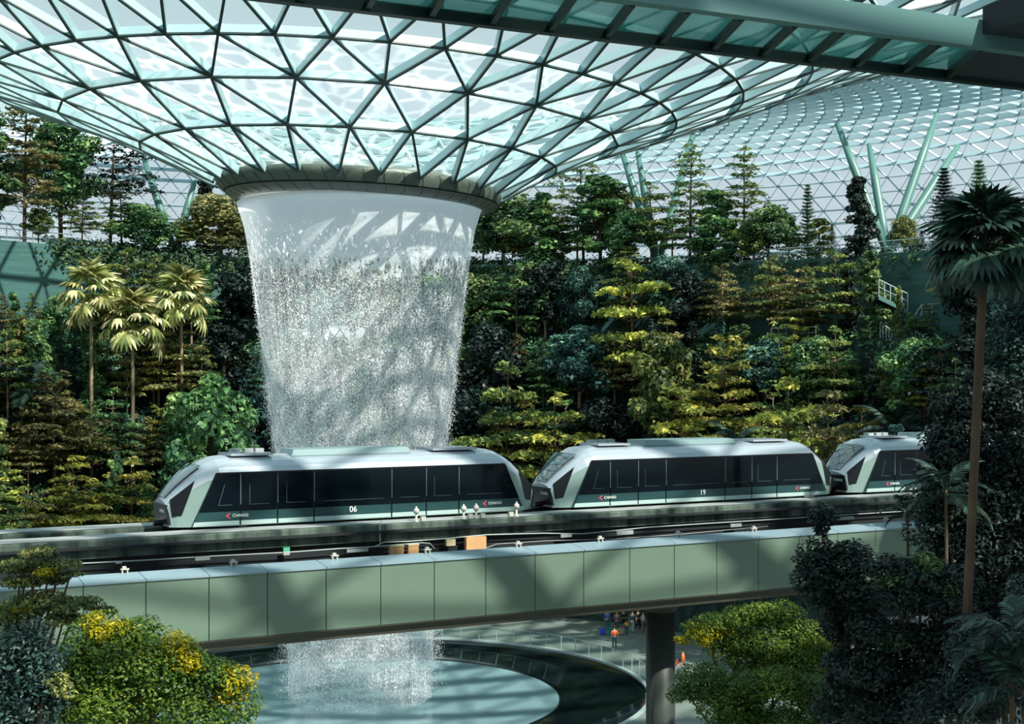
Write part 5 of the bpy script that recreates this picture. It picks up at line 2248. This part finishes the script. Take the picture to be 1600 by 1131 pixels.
    for i in range(n):
        j = (i + 1) % n
        for q in range(m - 1):
            mb.f.append((i * m + q, j * m + q, j * m + q + 1, i * m + q + 1))
            mb.m.append(0)
    mb.build('hair', hair or HAIR, root, origin=(0, 0, 0), smooth=True)
    return root


person(960, 1014, 36, 200, (226, 96, 40), (40, 96, 110), 'person in orange shirt and teal trousers standing alone by the basin edge')
person(949, 985, 33, 150, (60, 110, 190), (40, 110, 110), 'person in blue top and teal trousers at the left of the crowd')
person(964, 990, 36, 170, (120, 90, 104), (50, 70, 70), 'person in mauve top standing behind the orange shirt', 'phone', True)
person(974, 984, 33, 20, (30, 44, 54), (24, 34, 44), 'person in dark clothes in the middle of the crowd')
person(979, 991, 23, 190, (232, 186, 60), (36, 70, 110), 'child in yellow top and blue trousers in the crowd')
person(988, 989, 36, 150, (60, 100, 110), (170, 180, 172), 'person in dark teal top and pale trousers', 'walk')
person(997, 985, 34, 30, (28, 40, 48), (30, 36, 42), 'person in black clothes just left of the pier', 'walk')
person(1005, 990, 36, 100, (196, 180, 190), (120, 96, 110), 'person in pale pink top walking next to the pier', 'walk')
person(1063, 983, 30, 160, (150, 190, 190), (30, 60, 60), 'person in pale teal top right of the pier')
person(1075, 979, 30, 210, (226, 190, 186), (60, 90, 110), 'person in white and pink top right of the pier above the yellow leaves', 'phone')
person(1067, 1042, 26, 250, (232, 110, 50), (190, 84, 50), 'person in orange sitting beside the yellow-green tree', sit=True)
person(1062, 1058, 26, 220, (210, 214, 214), (180, 190, 190), 'person in white sitting below the orange sitter', sit=True)
person(1118, 1046, 28, 200, (60, 70, 76), (40, 50, 56), 'person in grey standing behind the trunk of the yellow-green tree')

# luggage beside the crowd
for (px, py, rgb, lab) in ((942, 978, (40, 80, 190), 'blue suitcase left of the leftmost person of the crowd'), (969, 990, (170, 150, 120), 'beige suitcase between the people of the crowd'), (955, 990, (30, 130, 110), 'green suitcase between the blue-topped person and the mauve-topped person')):
    Y = CZ * F / (992 - HOR)
    p = W(px, 992, Y)
    p.z = 0
    su = empty('suitcase', p)
    tag(su, lab, 'bag')
    h = 0.55
    mb = MB()
    mb.prism([p + Vector((x, -0.14, z)) for x, z in ((-0.2, 0.08), (0.2, 0.08), (0.23, 0.14), (0.23, h - 0.08), (0.18, h), (-0.18, h), (-0.23, h - 0.08), (-0.23, 0.14))], (0, 0.28, 0))
    mb.build('shell', cloth(rgb), su)
    mb = MB()
    mb.tube([p + Vector((-0.1, 0, h)), p + Vector((-0.1, 0, h + 0.35)), p + Vector((0.1, 0, h + 0.35)), p + Vector((0.1, 0, h))], 0.015, 6)
    mb.build('handle', M['car_black'], su)
    for x in (-0.16, 0.16):
        mb = MB()
        mb.tube([p + Vector((x, -0.12, 0.05)), p + Vector((x, 0.12, 0.05))], 0.05, 10)
        mb.build('wheel', M['car_black'], su)
